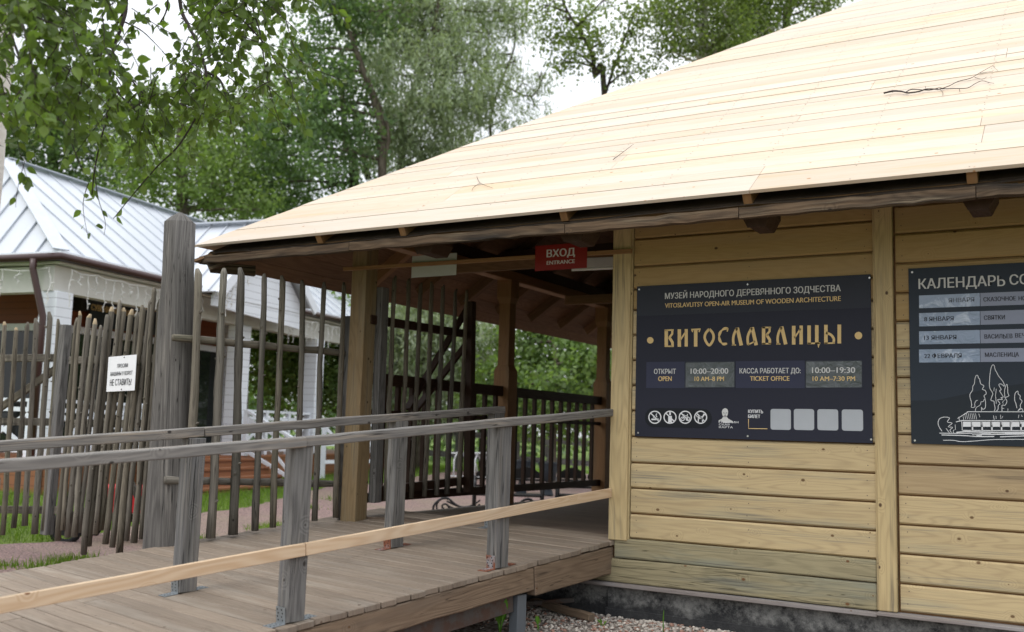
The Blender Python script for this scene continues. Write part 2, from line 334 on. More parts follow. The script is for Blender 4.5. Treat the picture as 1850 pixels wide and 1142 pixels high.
def conc():
    t = NT('tarred_concrete'); p = t.objpos(); n = t.noise(p, 5, 8, .75); n2 = t.noise(p, 45, 4, .7); s = t.new('ShaderNodeSeparateXYZ'); t.put(s.inputs[0], p)
    edge = t.ramp(t.math('ADD', s.outputs[2], t.math('MULTIPLY', t.math('SUBTRACT', n, .5), .25)), -.54, -.47)
    f = t.math('MULTIPLY', t.ramp(t.math('ADD', t.math('MULTIPLY', n, .7), t.math('MULTIPLY', n2, .3)), .40, .58), t.ramp(edge, 0, 1, .12, 1))
    c = t.mix(f, (.022, .023, .025), (.22, .22, .21)); t.bump(n2, .6, .01); return t.out(c, .85, .3)
M['concrete'] = conc()
M['sillplate'] = wood('greyed_sill_strip', (.27, .24, .22), (.17, .145, .14), var=.1, ring=.4, fine=1., knots=.2, patch=(.36, .36, .37), patch_amt=.6, rough=.8)
def sheen_panel(name, col):
    t = NT(name); n = t.noise(t.objpos(), 300, 2); return t.out(t.mix(n, col, tuple(x*1.12 for x in col)), .5, .22)
M['navy'] = sheen_panel('navy_sign_panel', (.018, .020, .033)); M['navy_lo'] = sheen_panel('navy_sign_strip', (.027, .031, .043))
M['navy_box'] = sheen_panel('slate_blue_box', (.034, .038, .068)); M['navy_pill'] = sheen_panel('black_blue_pill', (.008, .010, .014))
M['slate'] = sheen_panel('slate_calendar_panel', (.024, .033, .046)); M['slate_hill'] = sheen_panel('dark_slate_wave', (.017, .023, .030))
def film(name, a, b):  # paler streaks in the colour stand in for gloss highlights on the plastic
    t = NT(name); n = t.noise(t.objpos(), 9, 5, .6, .8); t.bump(n, .5, .02); return t.out(t.mix(t.ramp(n, .52, .66), a, b), .12, .7)
M['film'] = film('plastic_sleeve', (.05, .062, .068), (.12, .14, .15)); M['film_pale'] = film('pale_plastic_sleeve', (.22, .29, .40), (.46, .54, .66))
M['box_pale'] = sheen_panel('pale_event_box', (.25, .28, .36))
M['gold'] = plain('gold_print', (.70, .51, .23), .5, .3, n_amt=.05); M['white_print'] = plain('pale_grey_print', (.60, .61, .60), .5, .3, n_amt=.05)
M['ltwhite'] = plain('white_print', (.72, .74, .76), .5, .3, n_amt=.04); M['ink'] = plain('dark_ink', (.02, .022, .03), .5, .3, n_amt=.05)
M['ink_faded'] = plain('faded_ink', (.12, .14, .17), .5, .3, n_amt=.05); M['qr_card'] = plain('blank_white_card', (.40, .43, .46), .5, .3, n_amt=.06)
M['screw'] = plain('steel_screw', (.5, .5, .48), .3, .5, .8, n_amt=.1)
M['red'] = plain('red_sign_face', (.22, .010, .007), .45, .35, n_amt=.08); M['greypanel'] = plain('bare_panel_back', (.42, .44, .41), .5, .3, n_amt=.08)
M['whiteplate'] = plain('white_plate', (.80, .81, .83), .4, .4, n_amt=.05); M['lampwhite'] = plain('lamp_housing', (.55, .56, .55), .4, .4, n_amt=.1)
M['lampglass'] = plain('milky_tube', (.85, .86, .87), .3, .4, n_amt=.03)
def siding(name, col, step=.15, dark=.55):
    t = NT(name); s = t.new('ShaderNodeSeparateXYZ'); p = t.objpos(); t.put(s.inputs[0], p)
    fr = t.math('FRACT', t.math('DIVIDE', t.math('ADD', s.outputs[2], 20), step)); ln = t.math('LESS_THAN', fr, .07); n = t.noise(p, 6, 4)
    t.bump(t.math('SUBTRACT', 1, ln), .5, .02); return t.out(t.mix(ln, t.mix(n, col, tuple(x*.93 for x in col)), tuple(x*dark for x in col)), .5, .3)
M['siding'] = siding('white_siding', (.78, .82, .88)); M['whitepaint'] = plain('white_paint', (.76, .80, .86), .45, .35, n_amt=.07)
M['soffitwhite'] = plain('cream_soffit', (.62, .62, .58), .6, .3, n_amt=.08); M['brownband'] = siding('red_brown_boards', (.20, .055, .022), .12, .5)
M['metalroof'] = plain('white_metal_roof', (.52, .55, .595), .42, .4, .1, n_amt=.06, n_scale=3); M['seam'] = plain('roof_seams', (.50, .535, .585), .45, .4, n_amt=.1); M['gutter'] = plain('dark_brown_gutter', (.055, .025, .022), .35, .45, n_amt=.2)
M['terrace'] = siding('red_brown_terrace', (.27, .115, .055), .15, .5)
def glass():
    t = NT('dark_window_glass'); n = t.noise(t.objpos(), .8, 3); t.bump(n, .05, .05); return t.out((.012, .016, .015), .04, .45)
M['glass'] = glass()
M['blackframe'] = plain('dark_frame', (.02, .018, .016), .5); M['navysign'] = plain('dark_blue_sign', (.03, .04, .05), .5)
M['iron'] = plain('black_iron', (.014, .014, .015), .5, .4, n_amt=.2); M['benchwood'] = plain('black_stained_slats', (.008, .007, .007), .55, .35)
M['rackwhite'] = plain('white_steel_tube', (.75, .77, .8), .4, .4); M['cart'] = plain('red_enamel', (.55, .02, .025), .4, .4, n_amt=.15)
M['rubber'] = plain('black_rubber', (.02, .02, .022), .8); M['cable'] = plain('white_cable', (.72, .72, .70), .5)
def bark(name, a, b, sc=(6, 6, 1.2), lo=.42, hi=.6):
    t = NT(name); p = t.objpos(); mp = t.new('ShaderNodeMapping'); t.put(mp.inputs[0], p); mp.inputs['Scale'].default_value = sc
    n = t.noise(mp.outputs[0], 2, 5, .65); t.bump(n, .6, .03); return t.out(t.mix(t.ramp(n, lo, hi), a, b), .85, .2)
M['bark'] = bark('grey_brown_bark', (.075, .06, .047), (.17, .145, .115)); M['barkdark'] = bark('dark_bark', (.035, .028, .022), (.085, .07, .055))
M['birchbark'] = bark('white_birch_bark', (.03, .028, .026), (.62, .60, .56), (1.6, 1.6, 7), .34, .42)
M['twig'] = plain('dark_twig', (.035, .025, .02), .7)
M['leaf_birch'] = leaf_mat('birch_leaves', (.10, .158, .040), .7, (.19, .26, .055), .46)
M['leaf_birch_far'] = leaf_mat('far_birch_leaves', (.15, .205, .07), .6, (.26, .30, .10), .5)
M['leaf_dark'] = leaf_mat('dark_poplar_leaves', (.115, .180, .090), .7, (.16, .24, .10), .5)
M['leaf_mid'] = leaf_mat('maple_leaves', (.145, .220, .080), .6, (.22, .30, .09), .5)
M['leaf_fresh'] = leaf_mat('fresh_leaves', (.165, .240, .080), .6, (.22, .30, .07), .45)
M['leaf_willow'] = leaf_mat('willow_leaves', (.30, .36, .25), .45, (.25, .29, .13), .35)
M['leaf_conifer'] = leaf_mat('deep_green_leaves', (.105, .165, .075), .6, (.15, .22, .08), .5)  # deep green leaf colour of the broad tree and the far wood
M['grassblade'] = leaf_mat('grass_blades', (.12, .21, .025), .6, (.27, .34, .06), .4)
M['weed'] = leaf_mat('dock_leaves', (.11, .26, .03), .3, (.2, .35, .05), .4)
def ground_mat():
    t = NT('lawn_soil'); p = t.objpos(); n = t.noise(p, .5, 5); n2 = t.noise(p, 25, 5, .7)
    c = t.mix(t.ramp(n2, .35, .7), t.mix(t.ramp(n, .4, .6), (.10, .17, .025), (.17, .24, .045)), (.05, .075, .018)); t.bump(n2, 1., .03); return t.out(c, .9, .2)
M['lawn'] = ground_mat()
def gravel_mat(name, a, b, c0, sc=45):
    t = NT(name); p = t.objpos(); v = t.new('ShaderNodeTexVoronoi'); v.inputs['Scale'].default_value = sc; t.put(v.inputs['Vector'], p)
    s = t.new('ShaderNodeSeparateColor'); t.t.links.new(v.outputs['Color'], s.inputs[0]); n = t.noise(p, .9, 4)
    c = t.mix(s.outputs[0], a, b); c = t.mix(t.ramp(v.outputs['Distance'], .35, .8), c, c0); c = t.mix(t.math('MULTIPLY', t.ramp(n, .45, .65), .35), c, (.2, .19, .11))
    t.bump(t.math('SUBTRACT', 1, v.outputs['Distance']), .8, .012); return t.out(c, .9, .2)
M['gravel'] = gravel_mat('pink_gravel', (.34, .225, .205), (.25, .185, .175), (.12, .085, .075))
M['pebblebed'] = gravel_mat('pale_rubble', (.42, .385, .34), (.26, .235, .21), (.08, .05, .045), 30)
M['pebble'] = plain('pale_pebbles', (.5, .46, .41), .85, .2, n_amt=.45, n_scale=3)
def pebble_mat():
    t = NT('pebble_stones'); r = t.rnd(); c = t.mix(r, (.60, .55, .48), (.27, .235, .21)); c = t.mix(t.math('GREATER_THAN', t.math('FRACT', t.math('MULTIPLY', r, 9.7)), .8), c, (.34, .2, .15)); return t.out(c, .85, .2)
M['pebble'] = pebble_mat()

# ------------------------------------------------------------------ ground
def sm(t): t = max(0., min(1., t)); return t*t*(3-2*t)
def gz(x, y): return -0.63 + 0.32*sm((-x-6.5)/5.0)*sm((24-y)/10) + .1*sm((-x-4)/4)*sm((y-8)/6)
mb = MB()
gx = [-400, -150, -80, -50, -35]+[-30+1.*i for i in range(46)]+[20, 30, 60, 150, 400]; gy = [-400, -120, -40, -20]+[-14+1.*i for i in range(50)]+[40, 50, 80, 150, 400]
for j in range(len(gy)):
    for i in range(len(gx)): mb.v.append((gx[i], gy[j], gz(gx[i], gy[j])))
n_ = len(gx)
for j in range(len(gy)-1):
    for i in range(n_-1): mb.idx((j*n_+i, j*n_+i+1, (j+1)*n_+i+1, (j+1)*n_+i), [(0, 0)]*4, 0, 0)
tag(mb.build('ground', M['lawn'], smooth=True), kind='structure')
def clip(poly, x0, x1, y0, y1):
    for ax, lim, sg in ((0, x0, 1), (0, x1, -1), (1, y0, 1), (1, y1, -1)):
        out = []
        for i in range(len(poly)):
            a, b = poly[i-1], poly[i]; da, db = sg*(a[ax]-lim), sg*(b[ax]-lim)
            if (da >= 0) != (db >= 0):
                t = da/(da-db); out.append((a[0]+(b[0]-a[0])*t, a[1]+(b[1]-a[1])*t))
            if db >= 0: out.append(b)
        poly = out
        if not poly: return []
    return poly
def sheet(name, poly, mat, dz, cell=1., jag=.05):
    P = []
    for i in range(len(poly)):
        a, b = Vector(poly[i-1]), Vector(poly[i]); k = max(1, int((b-a).length/.18)) if (b-a).length < 9 else 1
        for q in range(k): P.append(tuple(a.lerp(b, q/k)+Vector((random.uniform(-jag, jag), random.uniform(-jag, jag)))))
    xs = [p[0] for p in P]; ys = [p[1] for p in P]; mb = MB()
    for i in range(math.floor(min(xs)), math.ceil(max(xs))):
        for j in range(math.floor(min(ys)), math.ceil(max(ys))):
            c = clip(P, i, i+1, j, j+1)
            if len(c) > 2:
                tri = tessellate_polygon([[Vector((p[0], p[1], 0)) for p in c]]) if len(c) > 4 else None
                pts = [(p[0], p[1], gz(*p)+dz) for p in c]
                if tri is None: mb.face(pts)
                else:
                    for t in tri: mb.face([pts[q] for q in t])
    return tag(mb.build(name, mat), kind='structure')
GRASS_EDGE = [(-7.7, -12), (-7.45, -2.5), (-7.4, -.5), (-7.3, .13), (-7.7, 1.2), (-8.25, 2.5), (-8.5, 3.65), (-8.6, 4.6), (-9.7, 7.1), (-10.2, 8.6), (-10.1, 10.2), (-11.5, 16), (-13.4, 22.6), (-12.4, 24.4), (-6, 22.5), (6, 21), (8, 10.4), (8, -12)]
sheet('gravel_path', GRASS_EDGE, M['gravel'], .008)
sheet('rubble_bed', [(-.6, -1.35), (.5, -1.6), (2.2, -1.7), (7, -1.8), (7, .2), (-.6, .2)], M['pebblebed'], .016)

# ------------------------------------------------------------------ ticket pavilion
EX, EY, EZ, PITCH, HALF = -3.922, -1.052, 2.560, 0.677, 5.42
AX, AY, AZ = EX+HALF, EY+HALF, EZ+HALF*PITCH
ca = 1/math.hypot(1, PITCH); sa = PITCH*ca; SL = HALF/ca
pav = thing('ticket_pavilion', 'ochre timber ticket pavilion under a fresh pine plank tent roof', 'building', (1.5, 4.3, -.63))
APEX = Vector((AX, AY, AZ))
sides = [(Vector((EX, EY, EZ)), Vector((1, 0, 0)), Vector((0, 1, 0))), (Vector((EX, EY+2*HALF, EZ)), Vector((0, -1, 0)), Vector((1, 0, 0))),
         (Vector((EX+2*HALF, EY, EZ)), Vector((0, 1, 0)), Vector((-1, 0, 0))), (Vector((EX+2*HALF, EY+2*HALF, EZ)), Vector((-1, 0, 0)), Vector((0, -1, 0)))]
roof = MB()
rows_known = [0, .305, .475, .655, .836, 1.02, 1.19, 1.355, 1.52, 1.69, 1.86, 2.034, 2.178, 2.32, 2.46, 2.57, 2.688, 2.865, 3.06, 3.20, 3.42, 3.6, 3.74, 3.98, 4.18, 4.36, 4.5, 4.75, 4.95, 5.12, 5.3, 5.52, 5.72, 5.95, 6.15, 6.35, 6.49]
jt = {0: [5.424, 8.9], 1: [5.424], 2: [6.85, 2.6], 3: [6.85, 2.6], 4: [6.82, 4.05], 5: [4.07], 6: [2.2, 8.1], 7: [2.2, 8.1], 8: [5.43], 9: [3.2, 7.6], 10: [3.2, 7.6], 11: [], 12: [5.9], 13: [5.9], 14: [4.4], 15: [6.9], 16: [6.9]}
for k, (c, dx, dy) in enumerate(sides):
    up = dy*ca+Vector((0, 0, sa)); nr = dx.cross(up).normalized()
    ts = [t if t else 0 for t in rows_known] if k == 0 else [i*.19 for i in range(int(SL/.19)+1)]+[SL]
    for i in range(len(ts)-1):
        g0 = 0 if i == 0 else random.choice([.003, .004, .005, .007, .011]); t0, t1 = ts[i]+g0, ts[i+1]
        if t1-t0 < .03: continue
        js = sorted(jt.get(i, [])) if k == 0 else ([random.uniform(2, 8)] if random.random() < .6 else [])
        xs = [None]+[j for j in js if t1*ca+.2 < j < 2*HALF-t1*ca-.2]+[None]
        lift = random.uniform(0, .004)
        for q in range(len(xs)-1):
            over = .012*(k == 0)
            a0 = (t0*ca-over+random.uniform(-.012, .006) if xs[q] is None else xs[q]+.003); a1 = (t1*ca-over+random.uniform(-.012, .006) if xs[q] is None else xs[q]+.003)
            b0 = (2*HALF-t0*ca if xs[q+1] is None else xs[q+1]); b1 = (2*HALF-t1*ca if xs[q+1] is None else xs[q+1])
            pl = [c+dx*a0+up*t0, c+dx*b0+up*t0, c+dx*b1+up*t1, c+dx*a1+up*t1]
            roof.slab([p+nr*lift for p in pl], nr, .024, dx)
            if k == 0:
                for xn in (.55, 1.507, 2.427, 3.2, 3.962, 4.7, 5.396, 6.1, 6.822, 7.5, 8.222, 8.9, 9.522):
                    if max(a0, a1)+.05 < xn < min(b0, b1)-.05:
                        for tt in (t0+.03, t1-.03): dot(roof, c+dx*(xn+random.uniform(-.012, .012))+up*(tt+random.uniform(-.006, .006))+nr*lift, nr, .005)
ro_ = roof.build('roof', [M['roof'], M['nail']], pav)
tag(ro_, 'fresh pale pine plank roof covering')
# counter battens, felt, old sheathing
for x in (-2.415, -1.495, .04, 1.474, 2.90, 4.3, 5.6):
    b = MB(); y0 = .02; y1 = min(x-EX, 2*HALF-(x-EX))/1.0; up = Vector((0, ca, sa)); nr = Vector((0, -sa, ca)); p = Vector((x, EY, EZ))-nr*.061
    b.beam(p+up*.022-nr*.006, p+up*(y1/ca-.45)-nr*.006, .062, .086, nr); b.build('batten', M['honey'], pav, .003)
felt = MB(); sh = MB()
for k, (c, dx, dy) in enumerate(sides):
    up = dy*ca+Vector((0, 0, sa)); nr = dx.cross(up).normalized()
    cc = c-nr*.104
    felt.slab([cc+dx*.09+up*.05, cc+dx*(2*HALF-.09)+up*.05, APEX-nr*.104], nr, .006, dx)
    cc = c-nr*(.135 if k == 1 else .112); i = 0; t = -.075 if k == 1 else .05
    while t < SL-.25:
        w = random.uniform(.17, .23); t1 = min(t+w, SL-.1)
        sh.slab([cc+dx*(t*ca+.02)+up*(t+.004), cc+dx*(2*HALF-t*ca-.02)+up*(t+.004), cc+dx*(2*HALF-t1*ca-.02)+up*t1, cc+dx*(t1*ca+.02)+up*t1], nr, .028, dx); t = t1
felt.build('roofing_felt', M['felt'], pav); sh.build('old_sheathing', M['soffit'], pav)
# sagging felt lip and the rotten eave boards below it
lip = MB(); N = 60; pz = []
for i in range(N+1):
    x = EX+.12+i*(2*HALF-.2)/N; pz.append((x, -.004+.006*math.sin(i*1.3)+.008*math.sin(i*.47+1)))
for i in range(N):
    (xa, da), (xb, db) = pz[i], pz[i+1]
    lip.slab([(xa, EY+.075, EZ-.082+da), (xb, EY+.075, EZ-.082+db), (xb, EY+.20, EZ-.006+db*.3), (xa, EY+.20, EZ-.006+da*.3)], (0, -.4, .9), .006, (1, 0, 0), .3)
lip.build('felt_lip', M['felt'], pav)
eb = MB()
for a, b, z in ((EX+.03, -2.05, 0), (-2.045, .06, .004), (.065, 1.42, -.002), (1.425, 2.92, .003), (2.925, 6.8, 0)):
    eb.beam((a, EY+.065, EZ-.142+z), (b, EY+.065, EZ-.142+z+random.uniform(-.006, .006)), .07, .07, (0, 0, 1), seg=int((b-a)/.12), wob=.0045)
eb.build('eave_board', M['rotten'], pav)
eb = MB(); eb.beam((EX+.10, EY+.12, EZ-.205), (EX+.30, EY+.50, EZ-.19), .05, .10, seg=4, wob=.004)
eb.build('eave_board', M['rotten'], pav)
hb = MB(); hb.beam((EX+.09, EY+.09, EZ-.20), (EX+1.6, EY+1.6, EZ-.20+1.5*PITCH), .15, .1, seg=6, wob=.006); hb.build('hip_rafter', M['rotten'], pav)
# rafters on the left and front slopes, seen from below
for y in [EY+2.3+.93*i for i in range(9)]:
    b = MB(); L = min(y-EY, 2*HALF-(y-EY))-.1; L = max(.5, min(L, 3.3))
    up = Vector((ca, 0, sa)); nr = Vector((-sa, 0, ca)); p = Vector((EX, y, EZ))-nr*.215
    b.beam(p+up*.25, p+up*(L/ca), .09, .145, nr); b.build('rafter', M['honey'] if y < 2 else M['soffit'], pav, .004)
for x in [-2.3, -1.36, .05, 1.5, 2.9, 4.3]:
    b = MB(); up = Vector((0, ca, sa)); nr = Vector((0, -sa, ca)); L = min(x-EX, 2*HALF-(x-EX), 3.3)-.1; p = Vector((x, EY, EZ))-nr*.215
    b.beam(p+up*.25, p+up*(L/ca), .09, .145, nr); b.build('rafter', M['soffit'], pav, .004)
# carved beam ends under the front eave
for x0, x1 in ((1.398, 1.60), (-.065, .165), (-1.47, -1.24), (2.82, 3.02)):
    b = MB(); xm = (x0+x1)/2; w = x1-x0
    for (ya, yb, z0, z1, wa) in ((-.86, 1.2, 2.39, 2.56, w),):
        pr_ = [(-w/2, .17), (w/2, .17), (w/2, .085), (w*.28, .0), (-w*.28, .0), (-w/2, .085)]
        n0 = len(b.v)
        for yy, sc in ((-.87, 1.), (-.75, 1.), (-.60, 1.)):
            for px, pz_ in pr_: b.v.append((xm+px*sc, yy, 2.345+pz_+(.02 if yy > 0 else 0)))
        for s_ in range(2):
            for e in range(6):
                a = n0+6*s_+e; c_ = n0+6*s_+(e+1) % 6; b.idx((a, c_, c_+6, a+6), ((s_*.5, e*.1), (s_*.5, e*.1+.1), (s_*.5+.5, e*.1+.1), (s_*.5+.5, e*.1)), .4, 0)
        b.idx(range(n0, n0+6), [(0, 0), (.02, .1), (.04, .1), (.05, .05), (.03, 0), (.01, 0)], .4, 0)
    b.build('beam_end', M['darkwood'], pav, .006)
# front wall: three bays of boards with chamfered edges and shadow gaps
def bay(x0, x1, zs, mats, y=0.0):
    runs = [i for i in range(len(zs)-1) if i == 0 or mats[i] != mats[i-1]]+[len(zs)-1]
    for ra, rb in zip(runs, runs[1:]):
        mkey = mats[ra]; b = MB()
        for i in range(ra, rb):
            z0, z1 = zs[i]+.011, zs[i+1]-.001; q = y+random.uniform(-.002, .002); r = random.random(); u0 = random.random()*9; v0 = random.random()*9
            prof = [(q+.012, z0), (q, z0+.011), (q, z1-.012), (q+.012, z1)]
            k = 6
            for a in range(k):
                xa, xb = x0+(x1-x0)*a/k, x0+(x1-x0)*(a+1)/k
                for (ya, za), (yb, zb) in zip(prof, prof[1:]):
                    b.face([(xa, ya, za), (xb, ya, za), (xb, yb, zb), (xa, yb, zb)], [(u0+xa, v0+za), (u0+xb, v0+za), (u0+xb, v0+zb), (u0+xa, v0+zb)], r)
                if a in (0, k-1) or (a == 3 and x1-x0 > 1.5):
                    for zz in (z0+.045, z1-.05): dot(b, ((xa+.05 if a == 0 else xb-.05 if a == k-1 else xa+.02)+random.uniform(-.01, .01), q, zz+random.uniform(-.01, .01)), (0, -1, 0), .004)
                b.face([(xa, q+.012, z1), (xb, q+.012, z1), (xb, q+.05, z1), (xa, q+.05, z1)], [(u0+xa, v0+z1), (u0+xb, v0+z1), (u0+xb, v0+z1+.03), (u0+xa, v0+z1+.03)], r)
                b.face([(xa, q+.05, z0), (xb, q+.05, z0), (xb, q+.012, z0), (xa, q+.012, z0)], [(u0+xa, v0+z0), (u0+xb, v0+z0), (u0+xb, v0+z0+.03), (u0+xa, v0+z0+.03)], r)
        b.build('wall_boards', [M[mkey], M['nail']], pav)
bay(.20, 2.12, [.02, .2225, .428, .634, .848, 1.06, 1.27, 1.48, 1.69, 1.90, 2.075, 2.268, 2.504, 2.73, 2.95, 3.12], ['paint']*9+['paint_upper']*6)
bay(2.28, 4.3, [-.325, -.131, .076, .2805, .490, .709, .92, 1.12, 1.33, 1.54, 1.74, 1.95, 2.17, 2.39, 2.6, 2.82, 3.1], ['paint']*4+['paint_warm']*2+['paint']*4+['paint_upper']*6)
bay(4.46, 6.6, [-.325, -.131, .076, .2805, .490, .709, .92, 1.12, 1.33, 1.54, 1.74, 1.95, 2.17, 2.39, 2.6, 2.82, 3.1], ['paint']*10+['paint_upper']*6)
b = MB(); b.box((.0, .035, -.33), (6.6, .10, 3.12), .5); b.build('wall_backing', M['honey'], pav)
b = MB(); b.beam((-.16, .035, -.235), (2.122, .035, -.235), .10, .19, seg=8, wob=.003); b.beam((.064, .033, -.055), (2.122, .033, -.055), .10, .158, seg=8, wob=.003)
tag(b.build('sill_log', M['paint_green'], pav, .012, seg=2), 'greenish weathered bottom log of the wall')
for x0, x1, z0, y0 in ((.0, .195, .006, -.028), (2.122, 2.278, -.325, -.034), (4.302, 4.458, -.325, -.034)):
    b = MB(); b.beam(((x0+x1)/2, y0+.075, z0), ((x0+x1)/2, y0+.075, 3.0), x1-x0-.03, .15, (0, 1, 0), seg=10, wob=.001)
    b.build('wall_post', M['paint_post'], pav, .007, seg=2)
    b = MB(); xe = x1 if x0 == 0 else x0
    b.beam((xe-(.014 if x0 == 0 else -.014), y0+.05, z0), (xe-(.014 if x0 == 0 else -.014), y0+.05, 3.0), .027, .07, (0, 1, 0)); b.build('cover_strip', M['paint_post'], pav, .003)
b = MB(); b.beam((-.2, -.012, -.348), (2.13, -.012, -.352), .12, .028); b.beam((2.132, -.028, -.340), (6.6, -.028, -.348), .13, .022); b.build('sill_strip', M['sillplate'], pav, .003)
b = MB(); b.box((-3.0, .05, -.9), (.0, .3, -.362)); b.box((.0, .012, -.9), (6.8, .3, -.364)); b.box((-.02, .008, -.9), (6.8, .06, -.545))
b.build('foundation', M['concrete'], pav, .006)
# side wall of the office facing the passage, back wall
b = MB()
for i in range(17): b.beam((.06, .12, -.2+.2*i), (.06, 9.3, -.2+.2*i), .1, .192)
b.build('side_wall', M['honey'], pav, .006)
b = MB()
for i in range(17): b.beam((-.0, 9.35, -.2+.2*i), (6.5, 9.35, -.2+.2*i), .1, .192); b.beam((6.55, .1, -.2+.2*i), (6.55, 9.3, -.2+.2*i), .1, .192)
b.build('back_wall', M['paint_warm'], pav, .006)
# porch posts
XP = -2.77
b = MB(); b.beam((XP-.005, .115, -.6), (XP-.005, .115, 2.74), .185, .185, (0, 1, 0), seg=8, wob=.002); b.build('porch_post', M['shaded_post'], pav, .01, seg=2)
for yc, zt in ((2.93, 1.66), (5.75, 1.67), (8.6, 1.67)):
    b = MB(); prof = [(-.1, .105), (zt-.05, .105), (zt+.02, .075), (zt+.78, .075), (zt+.86, .10), (2.74, .10)]
    for (za, ha), (zb, hb_) in zip(prof, prof[1:]):
        q = [(XP+sx*h, yc+sy_*h, z) for z, h in ((za, ha), (zb, hb_)) for sx, sy_ in ((-1, -1), (1, -1), (1, 1), (-1, 1))]
        for e in range(4):
            f = (e+1) % 4; b.face([q[e], q[f], q[f+4], q[e+4]], [(za, e*.2), (za, e*.2+.2), (zb, e*.2+.2), (zb, e*.2)], .3)
    b.build('porch_post', M['honey'], pav)
b = MB(); b.beam((XP, -.22, 2.79), (XP, 9.0, 2.79), .16, .12, seg=1); b.build('plate_beam', M['honey'], pav, .006)
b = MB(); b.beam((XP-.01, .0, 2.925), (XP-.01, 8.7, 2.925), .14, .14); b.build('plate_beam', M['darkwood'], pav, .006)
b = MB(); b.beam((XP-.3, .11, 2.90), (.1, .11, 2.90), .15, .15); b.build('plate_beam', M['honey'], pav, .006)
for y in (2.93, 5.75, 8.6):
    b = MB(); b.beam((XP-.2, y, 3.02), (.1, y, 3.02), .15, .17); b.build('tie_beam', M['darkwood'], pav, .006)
for y in (1.5, 4.3):
    b = MB(); b.beam((XP+.1, y, 2.66), (.0, y, 2.66), .06, .12); b.build('tie_beam', M['soffit'], pav, .004)
b = MB(); b.beam((XP-.14, -.052, 2.423), (.20, -.052, 2.399), .03, .036); tag(b.build('cross_batten', M['honey'], pav, .003), 'thin batten across the entrance')
# porch floor
b = MB(); y = .28
while y < 9.3:
    b.beam((XP+.02, y, -.02), (.02, y, -.02), .132, .036); y += .137
b.build('porch_floor', M['deckdark'], pav, .003)
b = MB(); b.beam((XP+.0, .25, -.12), (XP+.0, 9.3, -.12), .12, .16); b.build('floor_beam', M['darkwood'], pav, .004)
# balustrade
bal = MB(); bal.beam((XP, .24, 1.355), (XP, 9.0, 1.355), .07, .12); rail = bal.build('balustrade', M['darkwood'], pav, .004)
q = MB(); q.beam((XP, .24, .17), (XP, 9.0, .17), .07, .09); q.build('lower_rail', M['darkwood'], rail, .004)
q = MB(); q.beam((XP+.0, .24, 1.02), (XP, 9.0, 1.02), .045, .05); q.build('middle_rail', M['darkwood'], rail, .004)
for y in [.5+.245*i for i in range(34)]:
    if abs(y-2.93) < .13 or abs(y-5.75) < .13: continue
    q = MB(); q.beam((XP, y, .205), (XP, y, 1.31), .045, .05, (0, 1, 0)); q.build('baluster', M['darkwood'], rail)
# lamp and floodlights (lifted off the building)
lt = thing('strip_light', 'unlit grey fluorescent strip light behind the red entrance sign', 'lamp', (.0, .9, 2.42))
b = MB(); b.beam((-.75, .75, 2.475), (.04, .75, 2.46), .1, .09); b.build('housing', M['lampwhite'], lt, .006)
b = MB(); b.tube([(-.76, .73, 2.415), (-.06, .73, 2.402)], .013, 8); b.build('lamp_tube', M['lampglass'], lt, smooth=True)
for px, py, lab in ((1207, 402, 'small grey floodlight under the eave by the left wall post'), (1465, 381, 'small grey floodlight under the eave right of the dark beam end'), (1835, 352, 'small grey floodlight under the eave at the right edge of view')):
    c = on(px, py, (0, -.62, 0), (0, 1, 0)); fl = thing('floodlight', lab, 'floodlight', tuple(c), 'floodlights under the front eave')
    b = MB(); b.beam(c+Vector((-.075, 0, .02)), c+Vector((.075, 0, .02)), .11, .035, (0, -.35, 1)); b.build('housing', M['lampwhite'], fl, .006)
    b = MB(); b.beam(c+Vector((-.06, -.05, -.004)), c+Vector((.06, -.05, -.004)), .02, .012, (0, -.3, 1)); b.build('lens', M['lampglass'], fl)
    b = MB(); b.beam(c+Vector((0, .0, .03)), c+Vector((0, .02, .12)), .03, .008, (0, 1, 0)); b.build('bracket', M['zinc'], fl)

# ------------------------------------------------------------------ ramp
RD = Vector((.183, .983, 0)); RPV = Vector((.983, -.183, 0)); GR = .09
def rr(p, s, h=0.): q = RPV*p+RD*s; return Vector((q.x, q.y, GR*s+h))
RUP = Vector((-GR*.183, -GR*.983, 1)).normalized(); RDIR = Vector((.183, .983, GR)).normalized()
ramp = thing('boardwalk_ramp', 'weathered plank ramp rising to the pavilion entrance', 'ramp', tuple(rr(-1.5, -3, -.3)))
b = MB(); s = -7.4
while s < .2:
    w = random.uniform(.118, .128); j0, j1 = random.uniform(-.015, .015), random.uniform(-.010, .012); k = random.uniform(-.002, .002)
    sk = .06
    segs = [(-3.12+j0, .055+j1)] if random.random() < .6 else (lambda c: [(-3.12+j0, c-.002), (c+.002, .055+j1)])(random.uniform(-2.2, -.6))
    for pn in (-3.03, -1.5, -.06):
        for sn in (.03, w-.03): dot(b, rr(pn+random.uniform(-.01, .01), s-w/2+sn-sk*pn*.5, .001+k), RUP, .0045)
    for a, c in segs: b.beam(rr(a, s-sk*a*.5, -.02+k), rr(c, s-sk*c*.5, -.02+k+random.uniform(-.001, .001)), w, .04, RUP, seg=2, wob=.001)
    s += w+random.choice([.004, .006, .008, .011])
b.build('deck', [M['deck'], M['nail']], ramp, .005)
b = MB(); b.beam(rr(.005, -7.2, -.135), rr(.005, -1.0, -.128), .09, .165, RUP, seg=24, wob=.004); b.build('stringer', M['stringer'], ramp, .008)
b = MB(); b.beam(rr(.01, -.995, -.150), rr(-.0, .03, -.160), .09, .215, RUP, seg=5, wob=.003); b.build('stringer', M['stringer'], ramp, .008)
